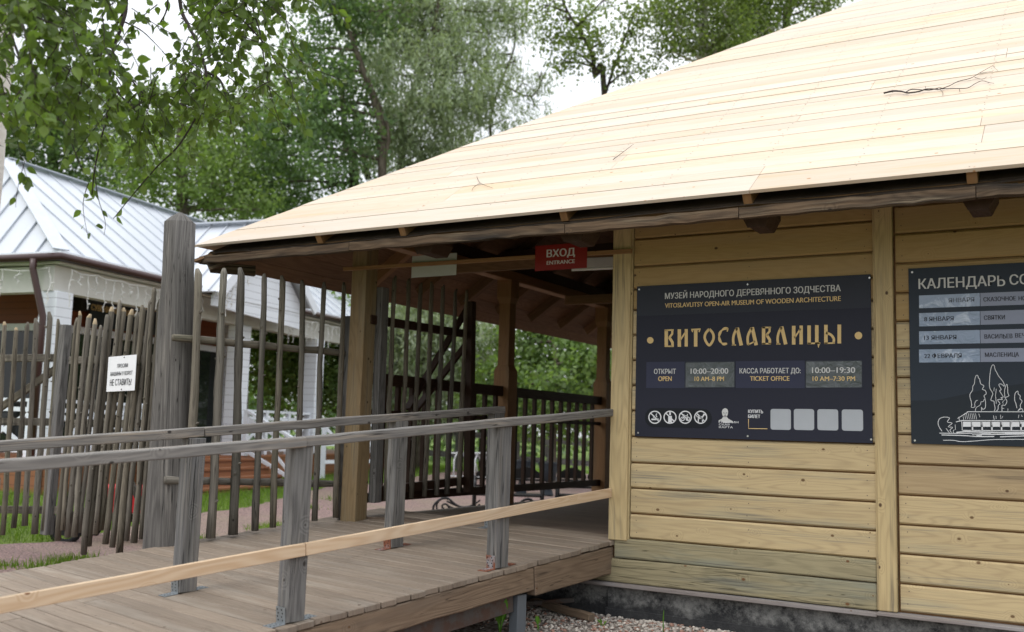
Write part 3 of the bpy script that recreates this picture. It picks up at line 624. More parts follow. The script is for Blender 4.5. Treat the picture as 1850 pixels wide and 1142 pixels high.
for p in (-1.5, -3.05):
    b = MB(); b.beam(rr(p, -7.2, -.14), rr(p, .15, -.14), .09, .17, RUP); b.build('stringer', M['stringer'], ramp, .006)
b = MB()
b.beam(rr(-.02, -6.6, -.285), rr(-.02, -1.16, -.285), .006, .12, RUP); b.beam(rr(-.05, -6.6, -.342), rr(-.05, -1.16, -.342), .06, .007, RUP); b.beam(rr(-.05, -6.6, -.228), rr(-.05, -1.16, -.228), .06, .007, RUP)
b.build('steel_channel', M['ruststeel'], ramp)
for p, s in ((-.03, -1.09), (-1.5, -1.09), (-3.0, -1.09), (-.03, -3.9), (-3.0, -3.9)):
    b = MB(); c = rr(p, s); b.beam((c.x, c.y, -.66), (c.x, c.y, c.z-.235), .085, .10, RD); b.build('steel_leg', M['steel'], ramp, .006, seg=2)

def bracket(par, c, face, mat):           # perforated angle plate: leaf up the post, foot on the deck
    f = Vector(face); sd_ = f.cross(RUP).normalized(); b = MB()
    b.slab([c-sd_*.042+RUP*.003, c+sd_*.042+RUP*.003, c+sd_*.042+RUP*.098, c-sd_*.042+RUP*.098], f, .003, RUP)
    b.slab([c-sd_*.042+RUP*.004, c+sd_*.042+RUP*.004, c+sd_*.042+f*.095+RUP*.004, c-sd_*.042+f*.095+RUP*.004], RUP, .003, f)
    for i in range(2):
        for j in range(4):
            for o, ax in ((c+RUP*(.022+.02*j)+f*.0015, RUP), (c+f*(.02+.02*j)+RUP*.0055, f)):
                o2 = o+sd_*(-.02+.04*i+.008*(j % 2)); nn = f if ax is RUP else RUP
                pts = [o2+(sd_*math.cos(k*math.pi/3)+ax*math.sin(k*math.pi/3))*.0055 for k in range(6)]
                b.face(pts, None, 0, 1)
    b.build('bracket', [mat, M['hole']], par)
def post(par, p, s, h, lean=0.):
    b = MB(); c = rr(p, s); t = c+Vector((0, 0, h))+RPV*lean
    b.beam(c, t, .135, .10, RPV, seg=9, wob=.0015); b.build('post', M['grey'], par, .006)
near = thing('handrail', 'grey timber handrail along the near ramp edge with a fresh pine lower rail', 'handrail', tuple(rr(0, -3)))
for s in (-4.95, -3.15, -1.33): post(near, -.035, s, 1.025)
for s, mt in ((-3.15, M['zinc']), (-1.33, M['rust']), (-4.95, M['zinc'])):
    bracket(near, rr(-.035, s-.069), -RDIR, mt); bracket(near, rr(-.035, s+.069), RDIR, mt)
for a, c, ha, hc in ((-6.9, -3.158, 1.100, 1.048), (-3.152, .03, 1.047, 1.047)):
    b = MB(); b.beam(rr(-.02, a, ha), rr(-.005, c, hc), .10, .06, RUP, seg=14, wob=.002); b.build('top_rail', M['greyrail'], near, .006)
for a, c in ((-6.9, -3.13), (-3.126, -.02)):
    b = MB(); b.beam(rr(.034, a, .388-.0100*a), rr(.034, c, .388-.0100*c), .03, .074, RUP, seg=8, wob=.001); tag(b.build('lower_rail', M['newrail'], near, .003), 'fresh pale pine lower rail')
far = thing('handrail', 'grey timber handrail in the middle of the ramp without a lower rail', 'handrail', tuple(rr(-1.3, -3)))
for s, mt in ((-3.08, M['zinc']), (-1.18, M['rust']), (.04, M['zinc']), (-5.0, M['zinc'])):
    post(far, -1.31, s, 1.035); bracket(far, rr(-1.31, s-.069), -RDIR, mt); bracket(far, rr(-1.31, s+.069), RDIR, mt)
for a, c in ((-6.9, -3.03), (-3.024, .11)):
    b = MB(); b.beam(rr(-1.31, a, 1.07 if a > -5 else 1.10), rr(-1.31, c, 1.055 if a > -5 else 1.07), .10, .065, RUP, seg=14, wob=.002); b.build('top_rail', M['greyrail'], far, .006)

# ------------------------------------------------------------------ gate post, fences and gates of split stakes
def stake(par, base, top, rad, cut=None, name='picket', mats=None):
    b = MB(); base, top = Vector(base), Vector(top); n = 9; pts, rs = [], []
    off = Vector((0, 0, 0))
    for i in range(n+1):
        t = i/n; off = off*.8+Vector((random.uniform(-1, 1), random.uniform(-1, 1), 0))*.006
        pts.append(base.lerp(top, t)+off); rs.append(rad*(1.08-.22*t)*random.uniform(.94, 1.07))
    pts.append(pts[-1]+(top-base).normalized()*rad*random.uniform(1.0, 2.2)+Vector((random.uniform(-1, 1), random.uniform(-1, 1), 0))*rad*.5); rs.append(rad*.42)
    for _ in range(random.randint(3, 6)):                     # stubs of cut side shoots
        k_ = random.randint(1, n-1); a_ = random.uniform(0, 6.28); dv = Vector((math.cos(a_), math.sin(a_), random.uniform(.1, .8))); q_ = pts[k_].lerp(pts[k_+1], random.random())
        b.tube([q_, q_+dv*rad*1.12, q_+dv*rad*random.uniform(1.25, 1.6)], [rad*.42, rad*.34, rad*.2], 6)
    b.tube(pts, rs, 8, jit=.09)
    if cut:
        for k in range(9): b.m[-2-1-k] = 1
        b.m[-1] = 1
    return b.build(name, [M['picket'], M['picket_cut']] if cut else M['picket'], par, smooth=True)
gp = MB(); c0, c1 = on(307, 985, (-3.53, -1.48, 0), (0, 1, 0)), on(325, 404, (-3.53, -1.48, 0), (0, 1, 0)); c0.z = -.75
pts = [c0.lerp(c1, t) for t in (0, .12, .3, .45, .6, .72, .78, .86, 1)]; rs = [.225, .215, .2, .186, .172, .162, .158, .142, .139]
gp.tube(pts+[c1+Vector((0, 0, .003)), c1+Vector((0, 0, .012)), c1+Vector((0, 0, .055)), c1+Vector((0, 0, .10))], rs+[.1385, .128, .085, .02], 14, r=.37, jit=.015)
tag(gp.build('gate_post', M['log'], smooth=True), 'thick weathered grey log gate post with a pointed top', 'post')
# lattice between the gate post and the yellow porch post
LA, LB = Vector((-3.42, -1.66, 0)), Vector((-2.93, .03, 0)); ld = (LB-LA).normalized(); ln = Vector((-ld.y, ld.x, 0))
lat = thing('stake_fence', 'open stake fence between the log gate post and the yellow porch post', 'fence', (-3.2, -.8, -.2))
for px0, py0, px1, py1 in ((312, 609, 642, 640), (298, 868, 634, 875)):
    a, c = on(px0, py0, LA, ln), on(px1, py1, LA, ln); b = MB(); n = 9
    b.tube([a.lerp(c, i/n)+Vector((0, 0, random.uniform(-.006, .006))) for i in range(n+1)], [random.uniform(.03, .037) for _ in range(n+1)], 8, jit=.05); b.build('rail', M['picket'], lat, smooth=True)
for tx, ty, bx, by, w in ((360, 490, 338, 985, 14), (404, 488, 380, 972, 14), (439, 491, 421, 966, 14), (477, 497, 460, 959, 11), (513, 503, 493, 953, 10.5), (547, 509, 534, 948, 10.5), (584, 514, 570, 941, 10), (620, 512, 605, 935, 10)):
    stake(lat, on(bx, by, LA-ln*.055, ln), on(tx, ty+6, LA-ln*.055, ln), w*.0052/2*1.05)
b = MB(); a, c = on(621, 936, LB, ln), on(632, 572, LB, ln); b.tube([a, a.lerp(c, .5), c], [.075, .072, .066], 10, jit=.05); b.build('end_post', M['grey'], lat, smooth=True)
# right leaf of the gate (carries the white notice)
def leaf_plane(o, hd): h = math.radians(hd); d = Vector((math.sin(h), math.cos(h), 0)); return Vector(o), d, Vector((-d.y, d.x, 0))
ro, rdv, rn = leaf_plane((-3.72, -1.45, 0), -81); lo = ro+rdv*2.0; lo_, ldv, lnv = leaf_plane(lo+Vector((0, .05, 0)), -89)
def pk(o, n, px, py, dz=0.): return on(px, py, o+n*dz, n)
gr_ = thing('stake_gate', 'closed stake gate leaf of crowded poles carrying the white notice', 'gate', tuple(ro+Vector((-.8, .1, -.4))))
TR = [(137, 577, 103, 977, 8.5), (145, 564, 114, 958, 6.5), (160, 568, 122, 971, 9), (170, 580, 134, 970, 8), (182, 588, 143, 962, 6.5), (192, 569, 150, 1002, 8.5), (201, 557, 160, 987, 9), (216, 543, 172, 965, 6.5), (225, 557, 181, 958, 8.5), (237, 563, 190, 983, 8), (248, 569, 204, 989, 8), (258, 553, 215, 1000, 9), (269, 540, 229, 977, 7), (279, 522, 242, 981, 8), (288, 545, 256, 974, 8)]
for i, (tx, ty, bx, by, w) in enumerate(TR):
    stake(gr_, pk(ro, rn, bx, by, .03 if i % 2 else -.015), pk(ro, rn, tx, ty+6, .03 if i % 2 else -.015), w*.0054/2*1.24, cut=i in (1, 2, 3, 6, 8, 9))
for py0, py1 in ((651, 648), (765, 766), (930, 938)):
    a, c = pk(ro, rn, 128, py0, -.06), pk(ro, rn, 283, py1, -.06); b = MB(); b.beam(a, c, .045, .075, seg=5, wob=.003); b.build('rail', M['picket'], gr_, .004)
b = MB(); b.beam(pk(ro, rn, 150, 690, -.075), pk(ro, rn, 262, 925, -.075), .03, .07); b.build('brace', M['picket'], gr_, .004)
gl_ = thing('stake_gate', 'open stake gate leaf at the far left with a diagonal brace', 'gate', tuple(lo+Vector((-1, .1, -.4))))
TLs = [(9, 582, -14, 960, 7.5), (27, 591, 5, 967, 7.5), (49, 585, 25, 954, 7.5), (66, 578, 44, 950, 8), (91, 569, 62, 965, 9), (105, 579, 79, 958, 7)]
for i in range(1, 12): TLs.append((9-20*i, 582+random.randint(-10, 10), -14-20*i, 960+random.randint(-8, 8), 7.5))
for i, (tx, ty, bx, by, w) in enumerate(TLs): stake(gl_, pk(lo_, lnv, bx, by, .03), pk(lo_, lnv, tx, ty+6, .03), w*.0058/2*1.2, cut=i in (0, 1))
a, c = pk(lo_, lnv, 84, 966), pk(lo_, lnv, 120, 587); b = MB(); b.beam(a, c, .10, .09, (0, 1, 0)); b.build('stile', M['grey'], gl_, .005)
for py0, py1 in ((650, 647), (763, 763), (922, 922)):
    b = MB(); b.beam(pk(lo_, lnv, -230, py0-3, -.05), pk(lo_, lnv, 112, py1, -.05), .05, .078, seg=6, wob=.003); b.build('rail', M['picket'], gl_, .004)
b = MB(); b.beam(pk(lo_, lnv, -90, 800, -.06), pk(lo_, lnv, 108, 662, -.06), .03, .085); b.build('brace', M['picket'], gl_, .004)
b = MB(); a = pk(lo_, lnv, -260, 990); a.z = -.7; c = pk(lo_, lnv, -240, 480); b.tube([a, a.lerp(c, .5), c], [.2, .17, .14], 14, jit=.02)
tag(b.build('gate_post', M['log'], smooth=True), 'second log gate post beyond the left frame edge', 'post')
# leaf swung open inside the porch
IO = Vector((XP+.12, 0, 0)); IN = Vector((1, 0, 0))
gi = thing('stake_gate', 'dark stake gate leaf swung open inside the porch', 'gate', (XP+.1, 1.4, .1))
IT = [(683, 542, 668, 908, 14, 1), (712, 502, 697, 905, 9, 0), (737, 504, 723, 903, 9, 0), (760, 511, 744, 900, 9, 0), (781, 512, 767, 897, 9, 0), (802, 517, 788, 895, 9, 0), (822, 524, 808, 893, 9, 0), (843, 526, 829, 890, 9, 0)]
for tx, ty, bx, by, w, sq in IT:
    if sq:
        b = MB(); b.beam(on(bx+9, by, IO, IN), on(tx+9, 520, IO, IN), .11, .08, (1, 0, 0)); b.build('stile', M['grey'], gi, .005)
    else: stake(gi, on(bx, by, IO+Vector((.03, 0, 0)), IN), on(tx, ty+5, IO+Vector((.03, 0, 0)), IN), w*.0056/2)
a, c = on(846, 889, IO, IN), on(851, 545, IO, IN); b = MB(); b.beam(a, c, .09, .09, (1, 0, 0)); b.build('stile', M['darkwood'], gi, .005)
for a, c in (((668, 577), (845, 604)), ((672, 888), (845, 868))):
    b = MB(); b.beam(on(*a, IO-IN*.04, IN), on(*c, IO-IN*.04, IN), .05, .09); b.build('rail', M['darkwood'], gi, .004)
for a, c in (((735, 740), (846, 555)), ((742, 752), (848, 615))):
    b = MB(); b.beam(on(*a, IO-IN*.075, IN), on(*c, IO-IN*.075, IN), .03, .09, (1, 0, 0)); b.build('brace', M['darkwood'], gi, .004)

# ------------------------------------------------------------------ signs
XD, ZD = Vector((1, 0, 0)), Vector((0, 0, 1))
class Board:                                   # a printed panel on the front wall; print lies 1-2 mm proud of it
    def __init__(s, name, label, cat, x0, x1, z0, z1, mat, y=-.014):
        s.y = y; s.o = thing(name, label, cat, ((x0+x1)/2, y, z0)); b = MB(); b.box((x0, y, z0), (x1, y+.010, z1)); b.build('panel', mat, s.o, .001)
    def w(s, px, py, k=1.): q = on(px, py, (0, s.y-.0012*k, 0), (0, 1, 0)); return q
    def text(s, t, pxl, pxr, base_l, cap_px, mat, bold=.045):
        a = s.w(pxl, base_l, 2); t0 = s.w(pxl, base_l-cap_px, 2); c = s.w(pxr, base_l, 2)
        return lettering(t, a, XD, ZD, c.x-a.x, t0.z-a.z, mat, s.o, bold)
    def rect(s, name, l, r, t, b_, mat, k=1., rnd_=0.):     # pixel box -> upright rectangle on the panel
        a, c = s.w(l, t, k), s.w(r, b_, k); x0, x1, z1 = a.x, c.x, a.z; z0 = s.w(l, b_, k).z; b = MB()
        if rnd_:
            pts = []
            for cx_, cz_, a0 in ((x1-rnd_, z1-rnd_, 0), (x0+rnd_, z1-rnd_, 90), (x0+rnd_, z0+rnd_, 180), (x1-rnd_, z0+rnd_, 270)):
                pts += [(cx_+rnd_*math.cos(math.radians(a0+q)), a.y, cz_+rnd_*math.sin(math.radians(a0+q))) for q in (0, 22, 45, 67, 90)]
        else: pts = [(x0, a.y, z0), (x1, a.y, z0), (x1, a.y, z1), (x0, a.y, z1)]
        b.slab(pts, (0, -1, 0), .0006, XD); return b.build(name, mat, s.o)
    def strokes(s, name, lines, mat, f, k=2., fill=()):    # lines: (pts, width) in traced units, f maps to photo pixels
        b = MB()
        for pts, w, *cl in lines:
            for q in ribbon(b, pts, w, closed=bool(cl and cl[0])): b.face([s.w(*f(*p), k) for p in q])
        for poly in fill:
            for t in tessellate_polygon([[Vector((p[0], p[1], 0)) for p in poly]]): b.face([s.w(*f(*poly[i]), k) for i in t])
        bm = b.build(name, mat, s.o)
        for p in bm.data.polygons:
            if p.normal.y > 0: p.flip()
        bm.data.update(); return bm
    def screws(s, pts):
        for px, py in pts:
            c = s.w(px, py, 1); b = MB(); b.tube([c, c+Vector((0, -.004, 0))], .0075, 10); b.build('screw', M['screw'], s.o)
    def circle(s, px, py, r_px, k=16):
        return [(px+r_px*math.cos(2*math.pi*i/k), py+r_px*math.sin(2*math.pi*i/k)) for i in range(k)]
B1 = Board('museum_sign', 'dark blue museum opening hours board left of the wall post', 'information board', .234, 2.106, .855, 2.102, M['navy'])
Z1 = lambda x, y: (1080+x/2.115, 300+y/2.115)
def box1(l, r, t, b_): return (Z1(l, t)[0], Z1(r, b_)[0], Z1(l, t)[1], Z1(r, b_)[1])
b = MB(); a, c = B1.w(1152, 571-0), B1.w(1572, 557); b.slab([(.236, a.y, a.z), (2.104, a.y, a.z), (2.104, a.y, 2.1), (.236, a.y, 2.1)], (0, -1, 0), .0006, XD); b.build('lighter_top_band', M['navy_lo'], B1.o)  # slightly lighter navy band across the top of the panel
B1.text('МУЗЕЙ НАРОДНОГО ДЕРЕВЯННОГО ЗОДЧЕСТВА', *[1201.5, 1518.8], 540.3, 10.2, M['white_print'], .028)
B1.text('VITOSLAVLITSY OPEN-AIR MUSEUM OF WOODEN ARCHITECTURE', 1201.5, 1519, 556.3, 8.0, M['gold'], .028)
ZV = lambda x, y: (1170+x/4.744, 560+y/4.744)
def sV(dx, dy): return [([(160+dx, 168+dy), (160+dx, 317+dy)], 26), ([(148+dx, 174+dy), (224+dx, 172+dy)], 12), ([(212+dx, 172+dy), (211+dx, 205+dy), (184+dx, 240+dy)], 17), ([(186+dx, 236+dy), (213+dx, 278+dy), (213+dx, 313+dy)], 21), ([(148+dx, 312+dy), (224+dx, 311+dy)], 11)]
def sL(dx, dy): return [([(768+dx, 152+dy), (803+dx, 304+dy)], 27), (smooth_line([(766+dx, 156+dy), (742+dx, 205+dy), (733+dx, 255+dy), (738+dx, 304+dy)]), 19), ([(722+dx, 302+dy), (757+dx, 301+dy)], 9)]
let = sV(0, 0)+sV(834, -22)+sL(0, 0)+sL(381, -9)
let += [([(272, 166), (272, 316)], 26), ([(331, 164), (331, 314)], 24), ([(278, 262), (326, 188)], 12)]
let += [([(374, 170), (454, 165)], 13), ([(412, 168), (412, 314)], 27), ([(378, 168), (386, 190)], 9), ([(450, 166), (440, 190)], 9)]
let += [(smooth_line([(529, 164), (558, 198), (566, 235), (556, 270), (528, 303), (501, 272), (489, 236), (499, 198), (529, 164)], 4), 19)]
let += [(smooth_line([(690, 158), (655, 162), (624, 190), (613, 228), (622, 266), (648, 292), (682, 288)]), [12, 17, 22, 24, 22, 18]*4+[12]), ([(689, 157), (682, 186)], 10)]
let += [([(896, 149), (931, 302)], 27), (smooth_line([(892, 153), (866, 205), (857, 250), (862, 299)]), 19), ([(858, 300), (922, 268)], 11)]
let += [([(1252, 136), (1252, 297)], 27), ([(1316, 134), (1316, 295)], 26), ([(1260, 240), (1310, 160)], 12)]
let += [([(1384, 133), (1384, 292)], 27), ([(1450, 131), (1450, 291)], 27), ([(1371, 288), (1480, 284)], 12), ([(1466, 282), (1464, 324)], [24, 4])]
let += [([(1528, 128), (1528, 290)], 27), (smooth_line([(1530, 196), (1572, 214), (1596, 250), (1592, 286)]), 19), ([(1515, 286), (1606, 284)], 11), ([(1643, 126), (1643, 287)], 28)]
let = [(p, w*1.12 if not hasattr(w, '__len__') else [w[min(i, len(w)-1)] for i in range(len(p))]) for p, w in let]
B1.strokes('lettering', let, M['gold'], ZV)
B1.strokes('gold_dot', [], M['gold'], Z1, fill=[B1.circle(200.5, 666, 12.5)]); B1.strokes('gold_dot', [], M['gold'], Z1, fill=[B1.circle(996, 648, 14.5)])
B1.rect('hours_box', *box1(186, 331, 749, 848), M['navy_box']); B1.rect('hours_box', *box1(527, 791, 746, 848), M['navy_box'])
for bx_ in ((333, 524, 748, 847), (793, 1011, 744, 848)):
    o = B1.rect('plastic_sleeve', *box1(*bx_), M['film']); l, r, t, b_ = bx_
    B1.strokes('sleeve_rim', [([(l, t+2), (r, t-1)], 3), ([(l, b_), (r, b_-1)], 3), ([(l+1, t), (l+1, b_)], 3), ([(r-1, t), (r-1, b_)], 3)], M['navy_lo'], Z1, 1.6)
for t, l, r, base, cap, mt in (('ОТКРЫТ', 215, 298, 794.5, 18, 'white_print'), ('OPEN', 231, 282, 821.5, 17.5, 'gold'), ('10:00–20:00', 355, 498, 794, 20, 'white_print'), ('10 AM–8 PM', 370, 482, 821.5, 16.5, 'gold'),
                               ('КАССА РАБОТАЕТ ДО:', 542, 775, 792.5, 18.5, 'white_print'), ('TICKET OFFICE', 582, 732, 820.5, 17, 'gold'), ('10:00–19:30', 819, 983, 791, 21, 'white_print'), ('10 AM–7:30 PM', 821, 983, 821, 17, 'gold')):
    q = Z1(l, base); B1.text(t, q[0], Z1(r, 0)[0], q[1], cap/2.115, M[mt], .03)
B1.rect('icon_plate', *box1(180, 436, 924, 997), M['navy_pill'], 1., .075)
icons = [
    [([(205, 968), (232, 968)], 6), ([(226, 960), (222, 951), (226, 946)], 3), ([(212, 962), (216, 954)], 3)],
    [([(276, 940), (276, 952)], 6), ([(276, 955), (276, 980)], 14)],
    [(B1.circle(324, 966, 7, 12), 3, True), (B1.circle(344, 966, 7, 12), 3, True), ([(324, 966), (330, 954), (341, 955), (344, 966)], 3), ([(330, 954), (328, 949)], 3), ([(341, 955), (343, 948)], 3)],
    [([(382, 961), (402, 961)], 10), ([(402, 957), (406, 948), (412, 952)], 6), ([(384, 964), (384, 978)], 4), ([(400, 964), (400, 978)], 4), ([(380, 960), (377, 951)], 3)]]
for cx_, ic in zip((218, 276, 334, 393), icons):
    B1.strokes('icon', [(B1.circle(cx_, 960, 23, 28), 4.2, True), ([(cx_-16, 944), (cx_+16, 976)], 4.2)]+[(p, w, *c) for p, w, *c in ic], M['ltwhite'], Z1, 1.9)
# bust emblem and its three lines
bust = [(470, 972), (462, 980), (462, 972), (474, 966), (479, 958), (475, 948), (474, 938), (478, 929), (486, 925), (495, 929), (498, 938), (497, 948), (493, 958), (499, 966), (514, 974), (514, 980), (480, 982)]
B1.strokes('emblem', [], M['white_print'], Z1, fill=[bust])
B1.strokes('emblem', [([(478, 944), (484, 943)], 2), ([(489, 943), (495, 944)], 2), ([(486, 945), (487, 951)], 1.5), ([(482, 954), (491, 954)], 2), ([(479, 958), (493, 958)], 2)], M['navy_lo'], Z1, 2.6)
for t, l, r, base, cap in (('ПУШКИН', 463, 537, 981.5, 6.8), ('СКАЯ', 463, 503, 991, 6.8), ('КАРТА', 463, 516, 1001, 6.8)):
    q = Z1(l, base); B1.text(t, q[0], Z1(r, 0)[0], q[1], cap/2.115, M['ltwhite'], .03)
for t, l, r, base in (('КУПИТЬ', 575, 631, 943.5), ('БИЛЕТ', 575, 620, 962.5)):
    q = Z1(l, base); B1.text(t, q[0], Z1(r, 0)[0], q[1], 12/2.115, M['ltwhite'], .05)
B1.strokes('corner_line', [([(576, 967), (576, 1003), (648, 1004)], 2.6)], M['gold'], Z1)
for l, r, t, b_ in ((660, 738, 928, 1007), (749, 827, 928, 1008), (839, 919, 929, 1009), (932, 1014, 930, 1011)): B1.rect('blank_card', *box1(l, r, t, b_), M['qr_card'], 1.4, .018)
B1.screws([(1155, 523), (1351, 514), (1571, 502), (1153, 782), (1351, 788), (1574, 794)])
B2 = Board('calendar_sign', 'dark slate event calendar board right of the wall post', 'information board', 2.370, 4.24, .862, 2.128, M['slate'])
Z2 = lambda x, y: (1560+x/2.114, 300+y/2.114); ZC = lambda x, y: (1640+x/6.719, 640+y/6.719); ZB = lambda x, y: (1640+x/6.01, 480+y/6.01)
hill = [B2.w(1645, 724, 1), B2.w(1690, 723, 1), B2.w(1740, 713, 1), B2.w(1790, 701, 1), B2.w(1850, 693, 1), Vector((3.7, B2.y-.0012, 1.37)), Vector((4.238, B2.y-.0012, 1.36)), Vector((4.238, B2.y-.0012, .864)), Vector((2.372, B2.y-.0012, .864))]
b = MB(); b.face([(2.372, hill[0].y, hill[0].z)]+[tuple(h) for h in hill[1:]])
o = b.build('wave_band', M['slate_hill'], B2.o)
if o.data.polygons[0].normal.y > 0: o.data.flip_normals()
for t_, l_, r_, b_ in (('КАЛЕНДАРЬ', 120, 1057, 254), ('СОБЫТИЙ', 1108, 1880, 208)): B2.text(t_, ZB(l_, 0)[0], ZB(r_, 0)[0], ZB(0, b_)[1], 103/6.01, M['white_print'], .025)
rows = [(325, 463, 'ЯНВАРЯ', 443, 722, 400, 'СКАЗОЧНОЕ|НОВОГОДЬЕ', 823, 1175, 390), (516, 660, '8 ЯНВАРЯ', 180, 498, 604, 'СВЯТКИ', 828, 1055, 589), (714, 855, '13 ЯНВАРЯ', 178, 528, 806, 'ВАСИЛЬЕВ|ВЕЧЕР', 834, 1137, 793), (911, 1052, '22 ФЕВРАЛЯ', 180, 584, 1004, 'МАСЛЕНИЦА', 840, 1207, 991)]
for t, b_, s1, l1, r1, base1, s2, l2, r2, base2 in rows:
    dl = 8 if t < 600 else 0
    a0 = ZB(122, t); c0 = ZB(786, b_-dl); B2.rect('date_box', a0[0], c0[0], a0[1], ZB(0, b_)[1], M['film_pale'], 1.2)
    a0 = ZB(788, t-dl); z = B2.w(ZB(122, 0)[0], ZB(0, t)[1]); z2 = B2.w(ZB(122, 0)[0], ZB(0, b_)[1]); xl = B2.w(ZB(788, 0)[0], a0[1]).x; b = MB()
    b.slab([(xl, z.y, z2.z), (4.1, z.y, z2.z), (4.1, z.y, z.z), (xl, z.y, z.z)], (0, -1, 0), .0006, XD); b.build('event_box', M['box_pale'], B2.o)
    B2.text(s1, ZB(l1, 0)[0], ZB(r1, 0)[0], ZB(0, base1)[1], 44/6.01, M['ink_faded' if t < 400 else 'ink'], .028)
    wds = s2.split('|'); cw = (r2-l2)/len(wds[0])
    B2.text(wds[0], ZB(l2, 0)[0], ZB(r2, 0)[0], ZB(0, base2)[1], 44/6.01, M['ink'], .03)
    if len(wds) > 1: B2.text(wds[1], ZB(r2+30, 0)[0], ZB(r2+30+cw*len(wds[1]), 0)[0], ZB(0, base2-12)[1], 44/6.01, M['ink'], .03)
art = [([(415, 935), (380, 880), (368, 830), (385, 785), (430, 765), (480, 765), (508, 778), (480, 822), (540, 838), (490, 880), (545, 888), (512, 920), (530, 950)], 7),
       ([(465, 900), (505, 955)], 6), ([(555, 955), (553, 930), (566, 915)], 6), ([(575, 855), (580, 918)], 5),
       ([(780, 610), (770, 640), (790, 648), (815, 635), (812, 600), (830, 565), (850, 560)], 6), ([(775, 620), (770, 570), (755, 520), (758, 480), (785, 440), (790, 390), (808, 360), (815, 300), (830, 260), (850, 260), (858, 290), (872, 300), (885, 358), (925, 385), (905, 425), (940, 440), (952, 480), (925, 505), (938, 540), (945, 600), (938, 655), (910, 668), (895, 645)], 7),
       ([(820, 690), (830, 650), (880, 615), (890, 578), (915, 575), (930, 545)], 6), ([(895, 690), (893, 640)], 6),
       ([(1050, 690), (1060, 660), (1050, 600), (1045, 570), (1010, 560), (1020, 515), (1032, 475), (1000, 420), (990, 360), (998, 250), (1010, 170), (1030, 130), (1050, 140), (1060, 185), (1085, 230), (1100, 262), (1140, 310), (1165, 350), (1172, 390), (1135, 362), (1105, 370), (1135, 430), (1115, 445), (1160, 520), (1130, 525), (1150, 550), (1090, 552), (1120, 600), (1100, 620), (1095, 670), (1075, 690)], 7),
       ([(1075, 420), (1065, 500), (1075, 600)], 6), ([(1050, 405), (1045, 450)], 5),
       ([(1180, 530), (1175, 440), (1200, 365), (1212, 400), (1215, 470), (1228, 505), (1185, 530), (1205, 570), (1180, 620), (1145, 620), (1145, 690)], 7), ([(1160, 600), (1150, 580), (1180, 550)], 5), ([(1145, 655), (1170, 660)], 5), ([(1215, 660), (1215, 690)], 5),
       ([(1325, 655), (1310, 590), (1298, 560), (1302, 480), (1335, 448), (1342, 485), (1365, 505), (1362, 540), (1388, 570), (1365, 620), (1368, 650), (1335, 690), (1380, 660), (1400, 690)], 7),
       ([(720, 698), (1800, 700)], 8), ([(605, 780), (730, 702)], 8), ([(585, 822), (660, 805), (1800, 812)], 10), ([(620, 760), (628, 810)], 6), ([(672, 755), (680, 800)], 5), ([(655, 815), (662, 925)], 8),
       ([(385, 958), (640, 962), (900, 960)], 8), ([(410, 980), (600, 985), (760, 992), (900, 985)], 10), ([(430, 1044), (560, 1046), (660, 1062), (860, 1050), (1100, 1035), (1800, 1034)], 7), ([(590, 950), (700, 940), (1100, 950), (1800, 946)], 14), ([(750, 995), (900, 1000), (1050, 998)], 12), ([(1120, 1003), (1400, 992), (1800, 996)], 10), ([(780, 965), (1000, 970), (1800, 962)], 18)]
art += [([(690+22*i, 718), (700+22*i+4, 790)], 5) for i in range(7)]+[([(862, 720), (875, 765)], 5), ([(1040, 745), (1050, 795)], 6), ([(1070, 750), (1074, 785)], 5), ([(1125, 735), (1130, 785)], 5), ([(1152, 752), (1142, 778)], 5), ([(1350, 735), (1342, 775)], 5), ([(1378, 735), (1390, 760)], 5)]
art += [([(670, 850), (1800, 856)], 62), ([(670, 925), (1800, 930)], 10)]+[([(780+i*118, 820), (784+i*118, 930)], 22) for i in range(9)]
B2.strokes('line_drawing', [(smooth_line(p, 3) if 3 < len(p) and w < 9 else p, w) for p, w in art], M['ltwhite'], ZC, 2.)
dark = [([(770+i*118, 822), (772+i*118, 925)], 9) for i in range(9)]+[([(690+i*118, 885), (760+i*118, 885)], 9) for i in range(9)]+[([(685+i*118, 908), (762+i*118, 908)], 14) for i in range(0, 9, 2)]+[([(800, 985), (830, 985)], 7), ([(1010, 962), (1180, 958)], 7)]
B2.strokes('line_drawing', dark, M['slate_hill'], ZC, 2.8)
B2.screws([(1648, 492), (1653, 796)])

def flat_sign(name, label, cat, corners, mat, back=None, th=.004, n=None, loc=None):
    o = thing(name, label, cat, loc or tuple(sum((Vector(c) for c in corners), Vector())/4)); b = MB()
    nn = n or (Vector(corners[1])-Vector(corners[0])).cross(Vector(corners[3])-Vector(corners[0])); nn = Vector(nn).normalized()
    b.slab(corners, nn, th, Vector(corners[1])-Vector(corners[0])); b.build('panel', mat, o, .0006); return o, nn
yE = -.074
c = [on(966, 490, (0, yE, 0), (0, 1, 0)), on(1060, 484, (0, yE, 0), (0, 1, 0)), on(1060, 437, (0, yE, 0), (0, 1, 0)), on(966, 445, (0, yE, 0), (0, 1, 0))]
x0, x1, z0, z1 = c[0].x, c[1].x, (c[0].z+c[1].z)/2, (c[2].z+c[3].z)/2
es, _ = flat_sign('entrance_sign', 'red entrance sign with white letters on the entrance batten', 'sign', [Vector((x0, yE, z0)), Vector((x1, yE, z0)), Vector((x1, yE, z1)), Vector((x0, yE, z1))], M['red'], n=(0, -1, 0))
ZE = lambda x, y: on(880+x/6.167, 360+y/6.167, (0, yE-.002, 0), (0, 1, 0))
